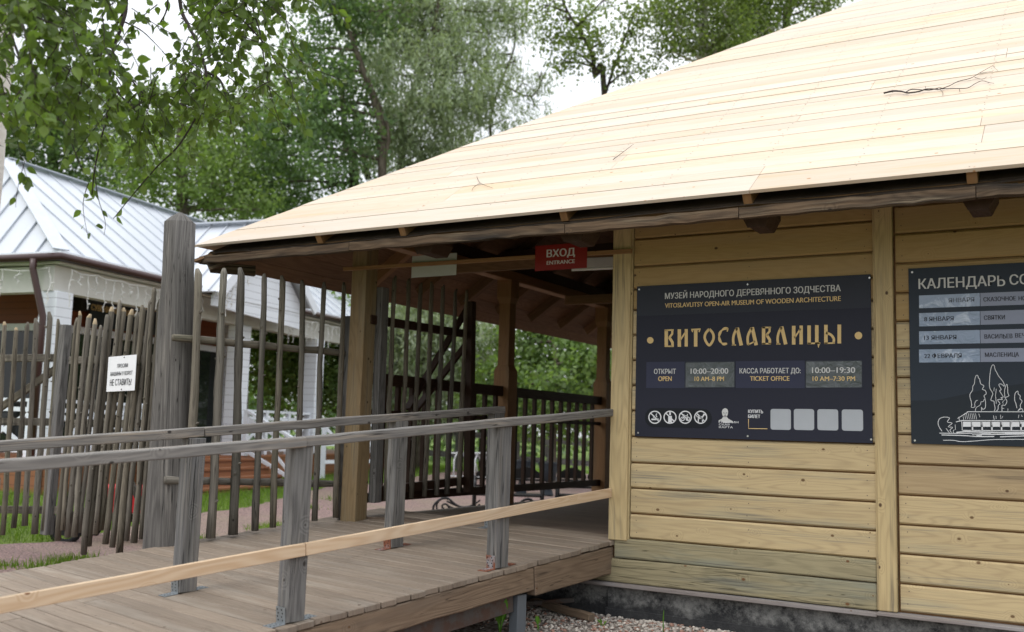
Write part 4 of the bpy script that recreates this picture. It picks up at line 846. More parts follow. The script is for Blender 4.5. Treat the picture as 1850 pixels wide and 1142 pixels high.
for t, l, r, bl, cap, bo in (('ВХОД', 665, 975, 648, 79, .05), ('ENTRANCE', 665, 975, 731, 41, .05)):
    a, q = ZE(l, bl), ZE(r, bl); lettering(t, a, XD, ZD, q.x-a.x, ZE(l, bl-cap).z-a.z, M['white_print'], es, bo)
yB = -.031
c = [on(743, 502, (0, yB, 0), (0, 1, 0)), on(824, 498, (0, yB, 0), (0, 1, 0)), on(824, 457, (0, yB, 0), (0, 1, 0)), on(744, 463, (0, yB, 0), (0, 1, 0))]
bs, _ = flat_sign('sign_back', 'blank pale grey back of a sign hanging behind the entrance batten', 'sign', [Vector((c[0].x, yB, c[0].z)), Vector((c[1].x, yB, c[0].z)), Vector((c[1].x, yB, c[2].z)), Vector((c[0].x, yB, c[2].z))], M['greypanel'], n=(0, -1, 0))
nf = [pk(ro, rn, *p, .075) for p in ((192, 708), (243, 704), (248, 639), (197, 648))]
nx = rdv*-1; zc0 = (nf[0].z+nf[1].z)/2; zc1 = (nf[2].z+nf[3].z)/2; tl_ = Vector((0, 0, 1)); A0 = nf[0].copy(); wN = (nf[1]-nf[0]).dot(nx); hN = (nf[2]-nf[1]).length
sl = (nf[1].z-nf[0].z)/wN
xv = (nx+Vector((0, 0, sl*.6))).normalized(); yv = (Vector((0, 0, 1))-xv*xv.z).normalized()
ns, nn_ = flat_sign('notice', 'white notice with black lettering on the stake gate', 'sign', [A0, A0+xv*wN, A0+xv*wN+yv*hN, A0+yv*hN], M['whiteplate'])
for t, u0, u1, v0, cap in (('ПРОСИМ', .35, .72, .665, .105), ('МАШИНЫ У ВОРОТ', .12, .90, .445, .105), ('НЕ СТАВИТЬ!', .12, .88, .165, .17)):
    lettering(t, A0+xv*(wN*u0)+yv*(hN*v0)+nn_*.002, xv, yv, wN*(u1-u0), hN*cap, M['ink'], ns, .02)
for u_, v_ in ((.58, .95), (.55, .05)):
    b = MB(); q = A0+xv*(wN*u_)+yv*(hN*v_); b.tube([q, q+nn_*.005], .006, 8); b.build('screw', M['hole'], ns)

# ------------------------------------------------------------------ white souvenir pavilion
O = Vector((-10.755, 2.271, 0)); hd = math.radians(-10.2); U = Vector((math.sin(hd), math.cos(hd), 0)); V = Vector((math.cos(hd), -math.sin(hd), 0))
def wb(a, b_, z): q = O+U*a+V*b_; return Vector((q.x, q.y, z))
def onV(px, py, b_): return on(px, py, O+V*b_, V)
sv = thing('souvenir_pavilion', 'white sided souvenir pavilion with metal roof and terrace', 'building', tuple(wb(4, -2, -.4)))
FZ, GZ = .22, 3.53
def slope(mb, poly, nr, m=0): mb.slab(poly, nr, .03, Vector(poly[1])-Vector(poly[0]))
rA, rB, RZ = 1.5, 3.0, GZ+2.12; LEN = 13.0
P = [wb(0, 0, GZ), wb(LEN, 0, GZ), wb(LEN-rA, -rB, RZ), wb(rA, -rB, RZ), wb(0, -2*rB, GZ), wb(LEN, -2*rB, GZ)]
mrf = MB()
for poly in ([P[0], P[1], P[2], P[3]], [P[4], P[0], P[3]], [P[5], P[4], P[3], P[2]], [P[1], P[5], P[2]]):
    n_v = (poly[1]-poly[0]).cross(poly[2]-poly[0]).normalized(); n_v = n_v if n_v.z > 0 else -n_v; mrf.slab(poly, n_v, .03, poly[1]-poly[0])
rf = mrf.build('roof', M['metalroof'], sv)
sm_ = MB()                                        # standing seams and hip caps
n1 = (P[1]-P[0]).cross(P[3]-P[0]).normalized(); n2 = (P[0]-P[4]).cross(P[3]-P[4]).normalized()
for i in range(1, 26):
    a = i*.5; f = 1. if rA <= a <= LEN-rA else (a/rA if a < rA else (LEN-a)/rA); sm_.beam(wb(a, 0, GZ)+n1*.018, wb(a, -rB*f, GZ+(RZ-GZ)*f)+n1*.012, .022, .024, n1)
for i in range(1, 12):
    c_ = i*.5; f = min(c_, 6-c_)/3; sm_.beam(wb(0, -c_, GZ)+n2*.018, wb(rA*f, -c_, GZ+(RZ-GZ)*f)+n2*.018, .025, .035, n2)
for a, c_ in ((P[0], P[3]), (P[4], P[3]), (P[3], P[2])): sm_.beam(a+Vector((0, 0, .035)), c_+Vector((0, 0, .035)), .26, .02)
sm_.build('standing_seams', M['seam'], rf)
g = MB(); g.tube([wb(-.06, -6, GZ-.09), wb(-.06, .06, GZ-.09), wb(LEN, .06, GZ-.09)], .065, 8); g.build('gutter', M['gutter'], sv, smooth=True)
g = MB(); g.beam(wb(-.02, -6, GZ-.02), wb(-.02, .04, GZ-.02), .05, .05); g.beam(wb(-.0, .02, GZ-.02), wb(LEN, .02, GZ-.02), .05, .05); g.build('drip_edge', M['whitepaint'], sv)
pc = onV(73, 478, .08); g = MB(); q0 = onV(72, 490, .06)
g.tube([wb(-.1, -.45, GZ-.12), wb(-.1, -.45, GZ-.28), wb(.02, -.28, GZ-1.05), wb(.02, -.28, GZ-1.2), wb(.02, -.28, -.2)], .055, 8); g.build('downpipe', M['gutter'], sv, smooth=True)
sf = MB(); sf.box((0, 0, 0), (1, 1, 1)); sf = MB()
sf.slab([wb(.03, -.03, GZ-.15), wb(LEN, -.03, GZ-.15), wb(LEN, -2.1, GZ-.12), wb(.03, -2.1, GZ-.12)], (0, 0, 1), .03, U); sf.slab([wb(.03, -2.1, GZ-.14), wb(2.1, -2.1, GZ-.14), wb(2.1, -6, GZ-.14), wb(.03, -6, GZ-.14)], (0, 0, 1), .03, U)
sf.build('soffit', M['soffitwhite'], sv)
bm_ = MB(); bm_.beam(wb(.12, -.33, GZ-.40), wb(LEN, -.33, GZ-.40), .22, .42); bm_.beam(wb(.33, -.45, GZ-.40), wb(.33, -6, GZ-.40), .22, .42); bm_.build('beam', M['soffitwhite'], sv)
for a, b_ in ((.32, -.33), (5.35, -.33), (8.35, -.33), (11.4, -.33), (.32, -3.3)):
    w = .36 if a < 1 else .34; c_ = MB(); c_.beam(wb(a, b_, FZ), wb(a, b_, GZ-.61), w, w, U); c_.build('column', M['siding'], sv, .01)
tr = MB(); tr.slab([wb(-.05, .02, FZ), wb(LEN, .02, FZ), wb(LEN, -6, FZ), wb(-.05, -6, FZ)], (0, 0, 1), .05, U); tr.slab([wb(-.03, .0, FZ-.05), wb(LEN, 0, FZ-.05), wb(LEN, 0, -.52), wb(-.03, 0, -.52)], V, .04, U); tr.slab([wb(-.03, 0, FZ-.05), wb(-.03, -6, FZ-.05), wb(-.03, -6, -.52), wb(-.03, 0, -.52)], -U, .04, V)
tr.build('terrace', M['terrace'], sv)
stp = MB()
for i in range(4): stp.slab([wb(2.1, .02+.3*i, FZ-.155*(i+.25)), wb(5.3, .02+.3*i, FZ-.155*(i+.25)), wb(5.3, .34+.3*i, FZ-.155*(i+.25)), wb(2.1, .34+.3*i, FZ-.155*(i+.25))], (0, 0, 1), .04, U); stp.slab([wb(2.1, .31+.3*i, FZ-.155*(i+.3)), wb(5.3, .31+.3*i, FZ-.155*(i+.3)), wb(5.3, .31+.3*i, FZ-.155*(i+1.3)), wb(2.1, .31+.3*i, FZ-.155*(i+1.3))], V, .02, U)
stp.build('steps', M['terrace'], sv)
# glazed walls set back under the veranda
def wallbay(a0, a1, b_, ax):
    f = (lambda t, z: wb(t, b_, z)) if ax == 'u' else (lambda t, z: wb(b_, t, z)); nr = V if ax == 'u' else -U; ud = U if ax == 'u' else V
    m1 = MB(); m1.slab([f(a0, 2.62), f(a1, 2.62), f(a1, GZ), f(a0, GZ)], nr, .1, ud); m1.build('upper_wall', M['brownband'], sv)
    m2 = MB(); m2.slab([f(a0, FZ+.1), f(a1, FZ+.1), f(a1, 2.5), f(a0, 2.5)], nr, .04, ud); gl = m2.build('window', M['glass'], sv)
    m3 = MB(); m3.beam(f(a0, 2.56)+nr*.02, f(a1, 2.56)+nr*.02, .08, .13); k = a0
    m3.beam(f(a0, FZ+.08)+nr*.02, f(a1, FZ+.08)+nr*.02, .08, .14)
    m3.build('frame', M['whitepaint'], gl); m4 = MB()
    while k <= a1+.01: m4.beam(f(k, FZ+.15)+nr*.02, f(k, 2.5)+nr*.02, .10, .10, ud); k += (a1-a0)/max(1, round((a1-a0)/1.7))
    m4.build('frame', M['blackframe'], gl)
wallbay(2.1, 7.2, -2.1, 'u'); wallbay(-6, -2.1, 2.1, 'v')
m1 = MB(); m1.slab([wb(7.2, -2.1, FZ), wb(7.2, -5.9, FZ), wb(7.2, -5.9, GZ), wb(7.2, -2.1, GZ)], U, .1, V); m1.slab([wb(2.1, -5.9, FZ), wb(7.2, -5.9, FZ), wb(7.2, -5.9, GZ), wb(2.1, -5.9, GZ)], -V, .1, U); m1.build('back_wall', M['brownband'], sv)
m1 = MB(); m1.beam(wb(7.25, -2.0, FZ), wb(7.25, -2.0, GZ-.2), .3, .3, U); m1.build('column', M['siding'], sv)
# cross gable over the steps
ga, gb, gc, GP = 3.44, 6.72, .34, 5.05; gm = (ga+gb)/2; zl, zr = GZ-.12, GZ
g = MB(); n_l = Vector((0, 0, 1))*(gm-ga)-U*(GP-zl); n_r = Vector((0, 0, 1))*(gb-gm)+U*(GP-zr)
g.slab([wb(ga-.1, gc+.25, zl-.05), wb(gm, gc+.25, GP), wb(gm, -3, GP), wb(ga-.1, -3, zl-.05)], n_l, .03, V); g.slab([wb(gb+.1, gc+.25, zr-.05), wb(gm, gc+.25, GP), wb(gm, -3, GP), wb(gb+.1, -3, zr-.05)], n_r, .03, V)
ro2 = g.build('roof', M['metalroof'], sv)
g = MB()
for i in range(7):
    b_ = gc-.45*i; g.beam(wb(ga-.1, b_, zl-.03), wb(gm, b_, GP+.02), .025, .035, n_l)
g.beam(wb(gm, gc+.27, GP+.03), wb(gm, -3, GP+.03), .3, .03); g.build('standing_seams', M['metalroof'], ro2)
g = MB(); g.slab([wb(ga+.1, gc, zl-.1), wb(gb-.1, gc, zr-.2), wb(gb-.1, gc, zr-.05), wb(gm, gc, GP-.12), wb(ga+.1, gc, zl)], V, .06, U); g.slab([wb(ga+.1, gc-.02, zl-.30), wb(gb-.1, gc-.02, zr-.55), wb(gb-.1, gc-.02, zr-.2), wb(ga+.1, gc-.02, zl-.1)], V, .06, U); g.build('gable_wall', M['siding'], sv)
g = MB(); g.beam(wb(ga-.1, gc+.25, zl-.14), wb(gm, gc+.25, GP-.09), .05, .2, n_l); g.beam(wb(gm, gc+.25, GP-.09), wb(gb+.1, gc+.25, zr-.14), .05, .2, n_r); g.build('bargeboard', M['whitepaint'], sv, .004)
# white terrace rail with crossed braces
def railing(a0, b0, a1, b1, n, z0=FZ, z1=FZ):
    r_ = MB(); A_, B_ = wb(a0, b0, z0), wb(a1, b1, z1); h = .93
    r_.beam(A_+ZD*h, B_+ZD*h, .10, .05); r_.beam(A_+ZD*.78, B_+ZD*.78, .04, .07); r_.beam(A_+ZD*.12, B_+ZD*.12, .04, .07)
    for i in range(n+1): q = A_.lerp(B_, i/n); r_.beam(q, q+ZD*h, .09, .09, U)
    for i in range(n):
        q, w = A_.lerp(B_, i/n), A_.lerp(B_, (i+1)/n); r_.beam(q+ZD*.15, w+ZD*.75, .03, .06); r_.beam(q+ZD*.75, w+ZD*.15, .026, .06)
    r_.build('railing', M['whitepaint'], sv)
railing(.55, -.3, 2.1, -.3, 2); railing(5.55, -.3, 8.2, -.3, 3); railing(.2, -.55, .2, -5.9, 5); railing(5.3, .0, 5.3, 1.25, 1, FZ, FZ-.6); railing(2.1, .0, 2.1, 1.25, 1, FZ, FZ-.6)
# lamp, sign, icicle lights
q = onV(145, 543, -1.98); lamp = thing('wall_lamp', 'square dark lantern on the brown wall left of the souvenir sign', 'lamp', tuple(q))
b = MB(); b.beam(q+ZD*-.2, q+ZD*.2, .32, .22, U); b.build('casing', M['blackframe'], lamp, .01); b = MB(); b.beam(q+V*.13-ZD*.14+U*.02, q+V*.13+ZD*.14+U*.02, .2, .02, U); b.build('pane', M['film'], lamp)
ssn = thing('souvenir_sign', 'dark blue souvenir shop sign with gold lettering under the white eave', 'sign', tuple(onV(225, 570, -1.9)))
cs = [onV(162, 588, -1.95), onV(262, 606, -1.95), onV(262, 556, -1.95), onV(162, 542, -1.95)]
aa = (cs[0]-O).dot(U); ab = (cs[1]-O).dot(U); zt = cs[3].z; zb = cs[0].z
b = MB(); b.slab([wb(aa, -1.95, zb), wb(ab+.3, -1.95, zb), wb(ab+.3, -1.95, zt), wb(aa, -1.95, zt)], V, .03, U); b.build('panel', M['navysign'], ssn)
q = onV(165, 558, -1.945); q2 = onV(255, 572, -1.945); lettering('СУВЕНИРЫ • МАГНИТЫ', wb((q-O).dot(U), -1.944, q.z-.02), U, ZD, (q2-q).dot(U)*1.02, .11, M['gold'], ssn, .05)
b = MB(); b.beam(wb(aa-.05, -1.98, zt+.06), wb(ab+.3, -1.98, zt+.06), .06, .10); b.build('frame', M['whitepaint'], ssn)
def icicles(label, p0, p1, n, zdrop):
    t = thing('string_lights', label, 'string lights', tuple(p0), 'icicle light strings under the white eaves'); b = MB(); pts = []
    for i in range(n+1): q = Vector(p0).lerp(Vector(p1), i/n); q.z -= .05*abs(math.sin(i*1.1)); pts.append(q)
    b.tube(pts, .009, 5); b.build('cable', M['cable'], t)
    for i in range(n+1):
        L = zdrop*random.choice([.35, .55, .75, 1., .9]); q = pts[i]; k = 7; pp = [q+Vector((random.uniform(-.025, .025), random.uniform(-.025, .025), -L*j/k)) for j in range(k+1)]
        d = MB(); d.tube(pp, .008, 5)
        for j in range(1, k): d.tube([pp[j], pp[j]+Vector((random.uniform(-.05, .05), random.uniform(-.05, .05), .01))], .010, 4)
        d.build('icicle', M['cable'], t)
icicles('icicle lights hanging under the long right eave of the white pavilion', wb(.25, .0, GZ-.25), wb(3.6, .0, GZ-.25), 17, .62)
icicles('icicle lights hanging under the left eave of the white pavilion', wb(-.0, -.2, GZ-.25), wb(-.0, -3.2, GZ-.25), 9, .6)
icicles('icicle lights hanging along the white gable', wb(3.5, gc+.2, zl-.1), wb(gm, gc+.2, GP-.35), 10, .5)
icicles('icicle lights under the far eave right of the white gable', wb(6.6, .05, GZ-.25), wb(9.6, .05, GZ-.25), 16, .6)

# ------------------------------------------------------------------ things in the yard
RH = Vector((RT.x, RT.y, 0)).normalized(); FH = Vector((FWD.x, FWD.y, 0)).normalized()
def ground_at(px, d): q = D(px, 800, d); return Vector((q.x, q.y, gz(q.x, q.y)+.01))
def bench(label, c, w, scroll):
    t = thing('bench', label, 'bench', tuple(c), 'black benches behind the porch'); z = lambda x, y, h: c+RH*x+FH*y+ZD*h
    for h, th in ((.42, .09), (.55, .05), (.67, .1)):
        b = MB(); b.beam(z(-w/2, .02+.1*(h-.4), h), z(w/2, .02+.1*(h-.4), h), .03, th, FH); b.build('back_slat', M['benchwood'], t, .004)
    n = 2
    for i in range(n):
        xc = -w/2+w*(i+.5)/n; hw = w/n*.48; pts = [z(xc-hw, .05, .70)]+[z(xc+hw*math.cos(a), .05, .76+.13*math.sin(a)**2) for a in [math.pi*(1-k/10) for k in range(11)]]+[z(xc+hw, .05, .70)]
        b = MB(); b.slab(pts, -FH, .035, RH); b.build('back_crest', M['benchwood'], t)
    for y, h in ((-.08, .41), (-.22, .42), (-.36, .42)):
        b = MB(); b.beam(z(-w/2, y, h), z(w/2, y, h), .11, .035, ZD); b.build('seat_slat', M['benchwood'], t, .004)
    for sx in (-1, 1):
        b = MB(); x = sx*w/2
        b.tube([z(x, .1, .0), z(x, .05, .4), z(x, .06, .72)], .03, 8); b.tube([z(x, -.42, 0), z(x, -.40, .42), z(x, -.42, .6), z(x, -.3, .64), z(x, .04, .62)], .028, 8); b.build('side_frame', M['iron'], t, smooth=True)
    if scroll:
        b = MB(); sp = [(-w/2-.1-.42+.17*(1-k/26)*math.cos(.6+k*.42), .16+.17*(1-k/26)*math.sin(.6+k*.42)) for k in range(26)]
        b.tube([z(x, 0, h) for x, h in sp], .018, 6); b.tube([z(x, 0, h) for x, h in smooth_line([(-w/2-.70, .02), (-w/2-.69, .2), (-w/2-.5, .33), (-w/2-.3, .2), (-w/2, .08)])], .02, 6)
        for o_ in (0, .07, .14): b.tube([z(x, 0, h+o_) for x, h in smooth_line([(-w/2-.48, .13), (-w/2-.25, .04), (-w/2-.06, .06), (-w/2+.1, .16)])], .017, 6)
        b.build('scroll', M['iron'], t, smooth=True)
c = ground_at(921, 17.3); bench('black bench with crest humps nearer the middle porch post', c, 1.16, True)
c = ground_at(1062, 17.6); bench('black bench with crest humps next to the yellow corner post', c, 1.05, True)
c = ground_at(848, 24.5); t = thing('bike_rack', 'white tubular bike rack on the grass beyond the benches', 'bike rack', tuple(c))
z = lambda x, y, h: c+RH*x+FH*y+ZD*h
for i in range(7):
    b = MB(); x = -.35+.17*i; b.tube([z(x, -.2, .05), z(x, -.15, .45), z(x+.06, -.02, .62), z(x+.22, .25, .58), z(x+.36, .4, .3), z(x+.4, .42, .03)], .018, 6); b.build('hoop', M['rackwhite'], t, smooth=True)
b = MB(); b.tube([z(-.45, -.18, .60), z(.85, .0, .64)], .02, 6); b.tube([z(-.45, -.2, .05), z(.85, -.2, .05)], .02, 6); b.build('rail', M['rackwhite'], t, smooth=True)
for px, d, lab in ((992, 22.5, 'grey urn bin right of the left black bench'), (944, 22.5, 'dark urn bin behind the left black bench')):
    c = ground_at(px, d); t = thing('litter_bin', lab, 'bin', tuple(c)); b = MB()
    b.tube([c+ZD*h for h in (0, .04, .3, .34, .6, .72, .74)], [.12, .12, .05, .16, .21, .24, .25], 12); b.build('bowl', M['navysign'], t, smooth=True); b = MB(); b.tube([c+ZD*.735, c+ZD*.75], [.21, .21], 12); b.build('liner', M['hole'], t)
c0 = ground_at(770, 27); c1 = ground_at(1090, 29); t = thing('rail_fence', 'grey wooden rail fence on the grass behind the benches', 'fence', tuple((c0+c1)/2))
for i in range(7): q = c0.lerp(c1, i/6); q.z = gz(q.x, q.y); b = MB(); b.beam(q, q+ZD*1.15, .12, .12, RH); b.build('post', M['grey'], t)
for h in (.45, 1.02): b = MB(); b.beam(c0+ZD*h, c1+ZD*h, .08, .16); b.build('rail', M['grey'], t)
c0 = ground_at(585, 22.5); c1 = ground_at(690, 23.5); t = thing('yard_railing', 'pale grey railing right of the white pavilion terrace', 'railing', tuple((c0+c1)/2))
for i in range(3): q = c0.lerp(c1, i/2); b = MB(); b.beam(q-ZD*.2, q+ZD*1.22, .1, .1, RH); b.build('post', M['whitepaint'], t)
for h in (1.2, .75, .35): b = MB(); b.beam(c0+ZD*h, c1+ZD*h, .09, .08); b.build('rail', M['whitepaint'], t)
for i in range(2):
    q, w_ = c0.lerp(c1, i/2), c0.lerp(c1, (i+1)/2); b = MB(); b.beam(q+ZD*1.15, w_+ZD*.4, .04, .07); b.build('brace', M['whitepaint'], t)
# red hand cart behind the gate
c = ground_at(226, 12.2); t = thing('hand_cart', 'red hand cart with dark wheels behind the stake gate', 'cart', tuple(c)); z = lambda x, y, h: c+RH*x+FH*y+ZD*h
b = MB(); b.slab([z(-.34, 0, .36), z(.28, 0, .36), z(.38, 0, .68), z(-.40, 0, .68)], -FH, .5, RH); b.build('body', M['cart'], t, .02)
for y in (-.05, .55):
    b = MB(); q = [z(-.62+.17*math.cos(a), y, .17+.17*math.sin(a)) for a in [2*math.pi*k/18 for k in range(19)]]; b.tube(q, .04, 8, cap=False); wh = b.build('wheel', M['rubber'], t, smooth=True)
    b = MB(); b.tube([z(-.62, y-.03, .17), z(-.62, y+.03, .17)], .09, 10); b.build('rim', M['iron'], wh)
b = MB(); b.tube([z(-.62, .25, .17), z(-.36, .25, .38)], .025, 6); b.tube([z(.3, .05, .4), z(.45, .05, 0)], .02, 6); b.tube([z(.3, .45, .4), z(.45, .45, 0)], .02, 6); b.tube([z(.34, .05, .66), z(.8, .05, .74), z(.8, .45, .74), z(.34, .45, .66)], .016, 6); b.build('frame', M['iron'], t, smooth=True)
# scrap wood, pebbles, weeds at the wall foot
c = Vector((-.02, -.36, -.6)); b = MB(); b.beam(c+Vector((-.62, .26, .05)), c+Vector((.06, .0, .03)), .07, .05, seg=5, wob=.006); tag(b.build('scrap_board', M['stringer'], None, .004), 'short brown scrap board on the rubble under the ramp corner', 'board')
b = MB(); b.beam(c+Vector((-.7, .1, .03)), c+Vector((-.25, .3, .1)), .05, .035, seg=4, wob=.006); tag(b.build('scrap_board', M['ruststeel'], None, .004), 'reddish splintered scrap lath behind the brown scrap board', 'board')
def pebbles():
    base = []
    for k in range(6):
        bmx = bmesh.new(); bmesh.ops.create_icosphere(bmx, subdivisions=1, radius=1); r_ = np.random.default_rng(k)
        vv = np.array([v.co for v in bmx.verts])*np.array([1, .8, .6])*(1+r_.uniform(-.22, .22, (len(bmx.verts), 1))); base.append((vv, [[v.index for v in f.verts] for f in bmx.faces])); bmx.free()
    b = MB()
    for i in range(3800):
        x, y = rng.uniform(-.9, 2.4), -abs(rng.normal(0, .5))+.0
        if y < -1.3: continue
        s_ = .007+.016*rng.random()**2.2; vv, ff = base[i % 6]; a = rng.uniform(0, 6.28); rot = np.array([[math.cos(a), -math.sin(a), 0], [math.sin(a), math.cos(a), 0], [0, 0, 1]])
        w_ = vv@rot.T*s_+np.array([x, y, gz(x, y)+.016+s_*.3+.004*rng.random()]); n0 = len(b.v); b.v += [tuple(q) for q in w_]; rr_ = rng.random()
        for f in ff: b.f.append([n0+q for q in f]); b.uv += [(0, 0)]*3; b.r.append(rr_); b.m.append(0)
    tag(b.build('pebbles', M['pebble'], None, 0, True), kind='stuff')
pebbles()
def leaf_blade(b, p, d, up, L, wd, curl=.25, r=0.):
    d = d.normalized(); s_ = d.cross(up).normalized(); n_ = s_.cross(d); prev = None
    for k, (t, w_) in enumerate(((0, .12), (.2, .6), (.45, 1.), (.7, .85), (.9, .4), (1, .02))):
        c = p+d*(L*t)-Vector((0, 0, 1))*(curl*L*t*t); row = (c-s_*wd*w_/2+n_*wd*w_*.15, c, c+s_*wd*w_/2+n_*wd*w_*.15)
        if prev:
            for q in (0, 1): b.face([prev[q], prev[q+1], row[q+1], row[q]], None, r)
        prev = row
def weed(label, px, py, n, L, wd, upr, name='weed'):
    c = on(px, py, (0, 0, -.61), (0, 0, 1)); b = MB()
    for i in range(n):
        a = i*2.4+random.random(); d = Vector((math.cos(a)*(1-upr), math.sin(a)*(1-upr), upr+random.uniform(-.1, .1))); l_ = L*random.uniform(.65, 1.1)
        st = c+d.normalized()*l_*.45; b.tube([c, st], [.004, .003], 5, r=.3); leaf_blade(b, st, d, Vector((math.cos(a), math.sin(a), .4)), l_*.75, wd, .12, random.random())
    o = b.build(name, M['weed'], None, 0, True); tag(o, label, 'plant', 'weeds at the wall foot')
weed('broad leaved dock weed growing beside the steel leg of the ramp', 903, 1146, 9, .25, .055, .82)
weed('small green weed sprout right of the ramp leg', 972, 1140, 3, .10, .025, .85)
weed('tiny weed on the pebbles by the tarred foundation', 1088, 1133, 5, .07, .02, .6)
weed('thin upright grass weed against the tarred foundation', 1198, 1142, 5, .16, .008, .97)
# fallen twigs on the roof planks
nR = Vector((0, -PITCH, 1)); pR = Vector((EX, EY, EZ+.012))
def twig(label, lines):
    b = MB()
    for pts, r0, r1 in lines:
        P_ = [on(1450+x/4.625, y/4.625, pR, nR)+nR.normalized()*(r0+.004) for x, y in smooth_line(pts, 3)]
        b.tube(P_, list(np.linspace(r0, r1, len(P_))*.72), 6, jit=.1)
    o = b.build('twig', M['twig'], None, 0, True); tag(o, label, 'twig')
twig('long forked dead twig lying on the roof planks', [([(680, 793), (760, 776), (830, 780), (885, 792), (975, 780), (1040, 760), (1130, 762)], .011, .006), ([(860, 785), (900, 760), (960, 758), (1060, 765), (1140, 745), (1180, 752)], .006, .004), ([(1130, 760), (1220, 730), (1300, 690), (1400, 665), (1470, 625), (1540, 585), (1600, 552)], .005, .002), ([(1160, 752), (1270, 750), (1380, 745), (1440, 710), (1500, 685), (1560, 700), (1600, 706)], .005, .002),
      ([(1150, 755), (1172, 780), (1172, 806)], .003, .002), ([(1440, 655), (1500, 670), (1540, 650)], .003, .0015), ([(1480, 620), (1590, 603)], .003, .0015), ([(1590, 560), (1635, 600)], .002, .001), ([(1028, 745), (1026, 728)], .003, .002), ([(1310, 750), (1315, 775)], .003, .002)])
tw = lambda pts: [((x-1450)*4.625, y*4.625) for x, y in pts]
twig('small pale forked twig on the lower left roof planks', [(tw([(862, 320), (868, 332), (890, 341)]), .003, .002), (tw([(868, 332), (856, 340), (853, 346)]), .003, .002)])
twig('thin reddish twig lying across the middle roof planks', [(tw([(1108, 290), (1128, 275), (1145, 262)]), .004, .002), (tw([(1128, 275), (1100, 274)]), .002, .001)])

# ------------------------------------------------------------------ foliage
def quads_obj(name, verts, k, rnd, mat, parent=None, tris=None):     # verts (n*k,3): n faces of k corners
    n = len(verts)//k; me = bpy.data.meshes.new(name); me.vertices.add(n*k); me.vertices.foreach_set('co', verts.astype(np.float32).ravel())
    me.loops.add(n*k); me.loops.foreach_set('vertex_index', np.arange(n*k, dtype=np.int32)); me.polygons.add(n); me.polygons.foreach_set('loop_start', np.arange(0, n*k, k, dtype=np.int32))
    me.polygons.foreach_set('loop_total', np.full(n, k, dtype=np.int32)) if hasattr(me.polygons[0], 'loop_total') and False else None
    me.update(calc_edges=True); at = me.attributes.new('rnd', 'FLOAT', 'FACE'); at.data.foreach_set('value', rnd.astype(np.float32)); me.materials.append(mat)
    o = bpy.data.objects.new(name, me); COL.objects.link(o)
    if parent is not None: o.parent = parent; o.matrix_parent_inverse = Matrix.Translation(-parent.location)
    return o
def unit(a): return a/(np.linalg.norm(a, axis=1, keepdims=True)+1e-9)
def leaf_arrays(c, size, droop=.4, aspect=.65, narrow=False):
    n = len(c); d = unit(rng.normal(size=(n, 3))+np.array([0, 0, -droop])); s = unit(np.cross(d, rng.normal(size=(n, 3))+np.array([0, 0, 1.2])));
    L = size*rng.uniform(.65, 1.25, (n, 1)); Wd = L*aspect*rng.uniform(.8, 1.1, (n, 1)); up = np.cross(s, d)
    p0 = c; p1 = c+d*L*.42+s*Wd*.5+up*Wd*.12; p2 = c+d*L; p3 = c+d*L*.42-s*Wd*.5+up*Wd*.12
    return np.stack([p0, p1, p2, p3], 1).reshape(-1, 3)
def limb(mb, a, b, r0, r1, n=5, wig=.06, m=0):
    a, b = Vector(a), Vector(b); L = (b-a).length; pts = []
    for i in range(n+1):
        t = i/n; q = a.lerp(b, t); w_ = math.sin(math.pi*t)*wig*L; pts.append(q+Vector((random.uniform(-1, 1), random.uniform(-1, 1), random.uniform(-.3, .8)))*w_*.6)
    mb.tube(pts, list(np.linspace(r0, r1, n+1)), 6 if r0 < .08 else 9, r=.2, cap=False, jit=.04, m=m); return pts
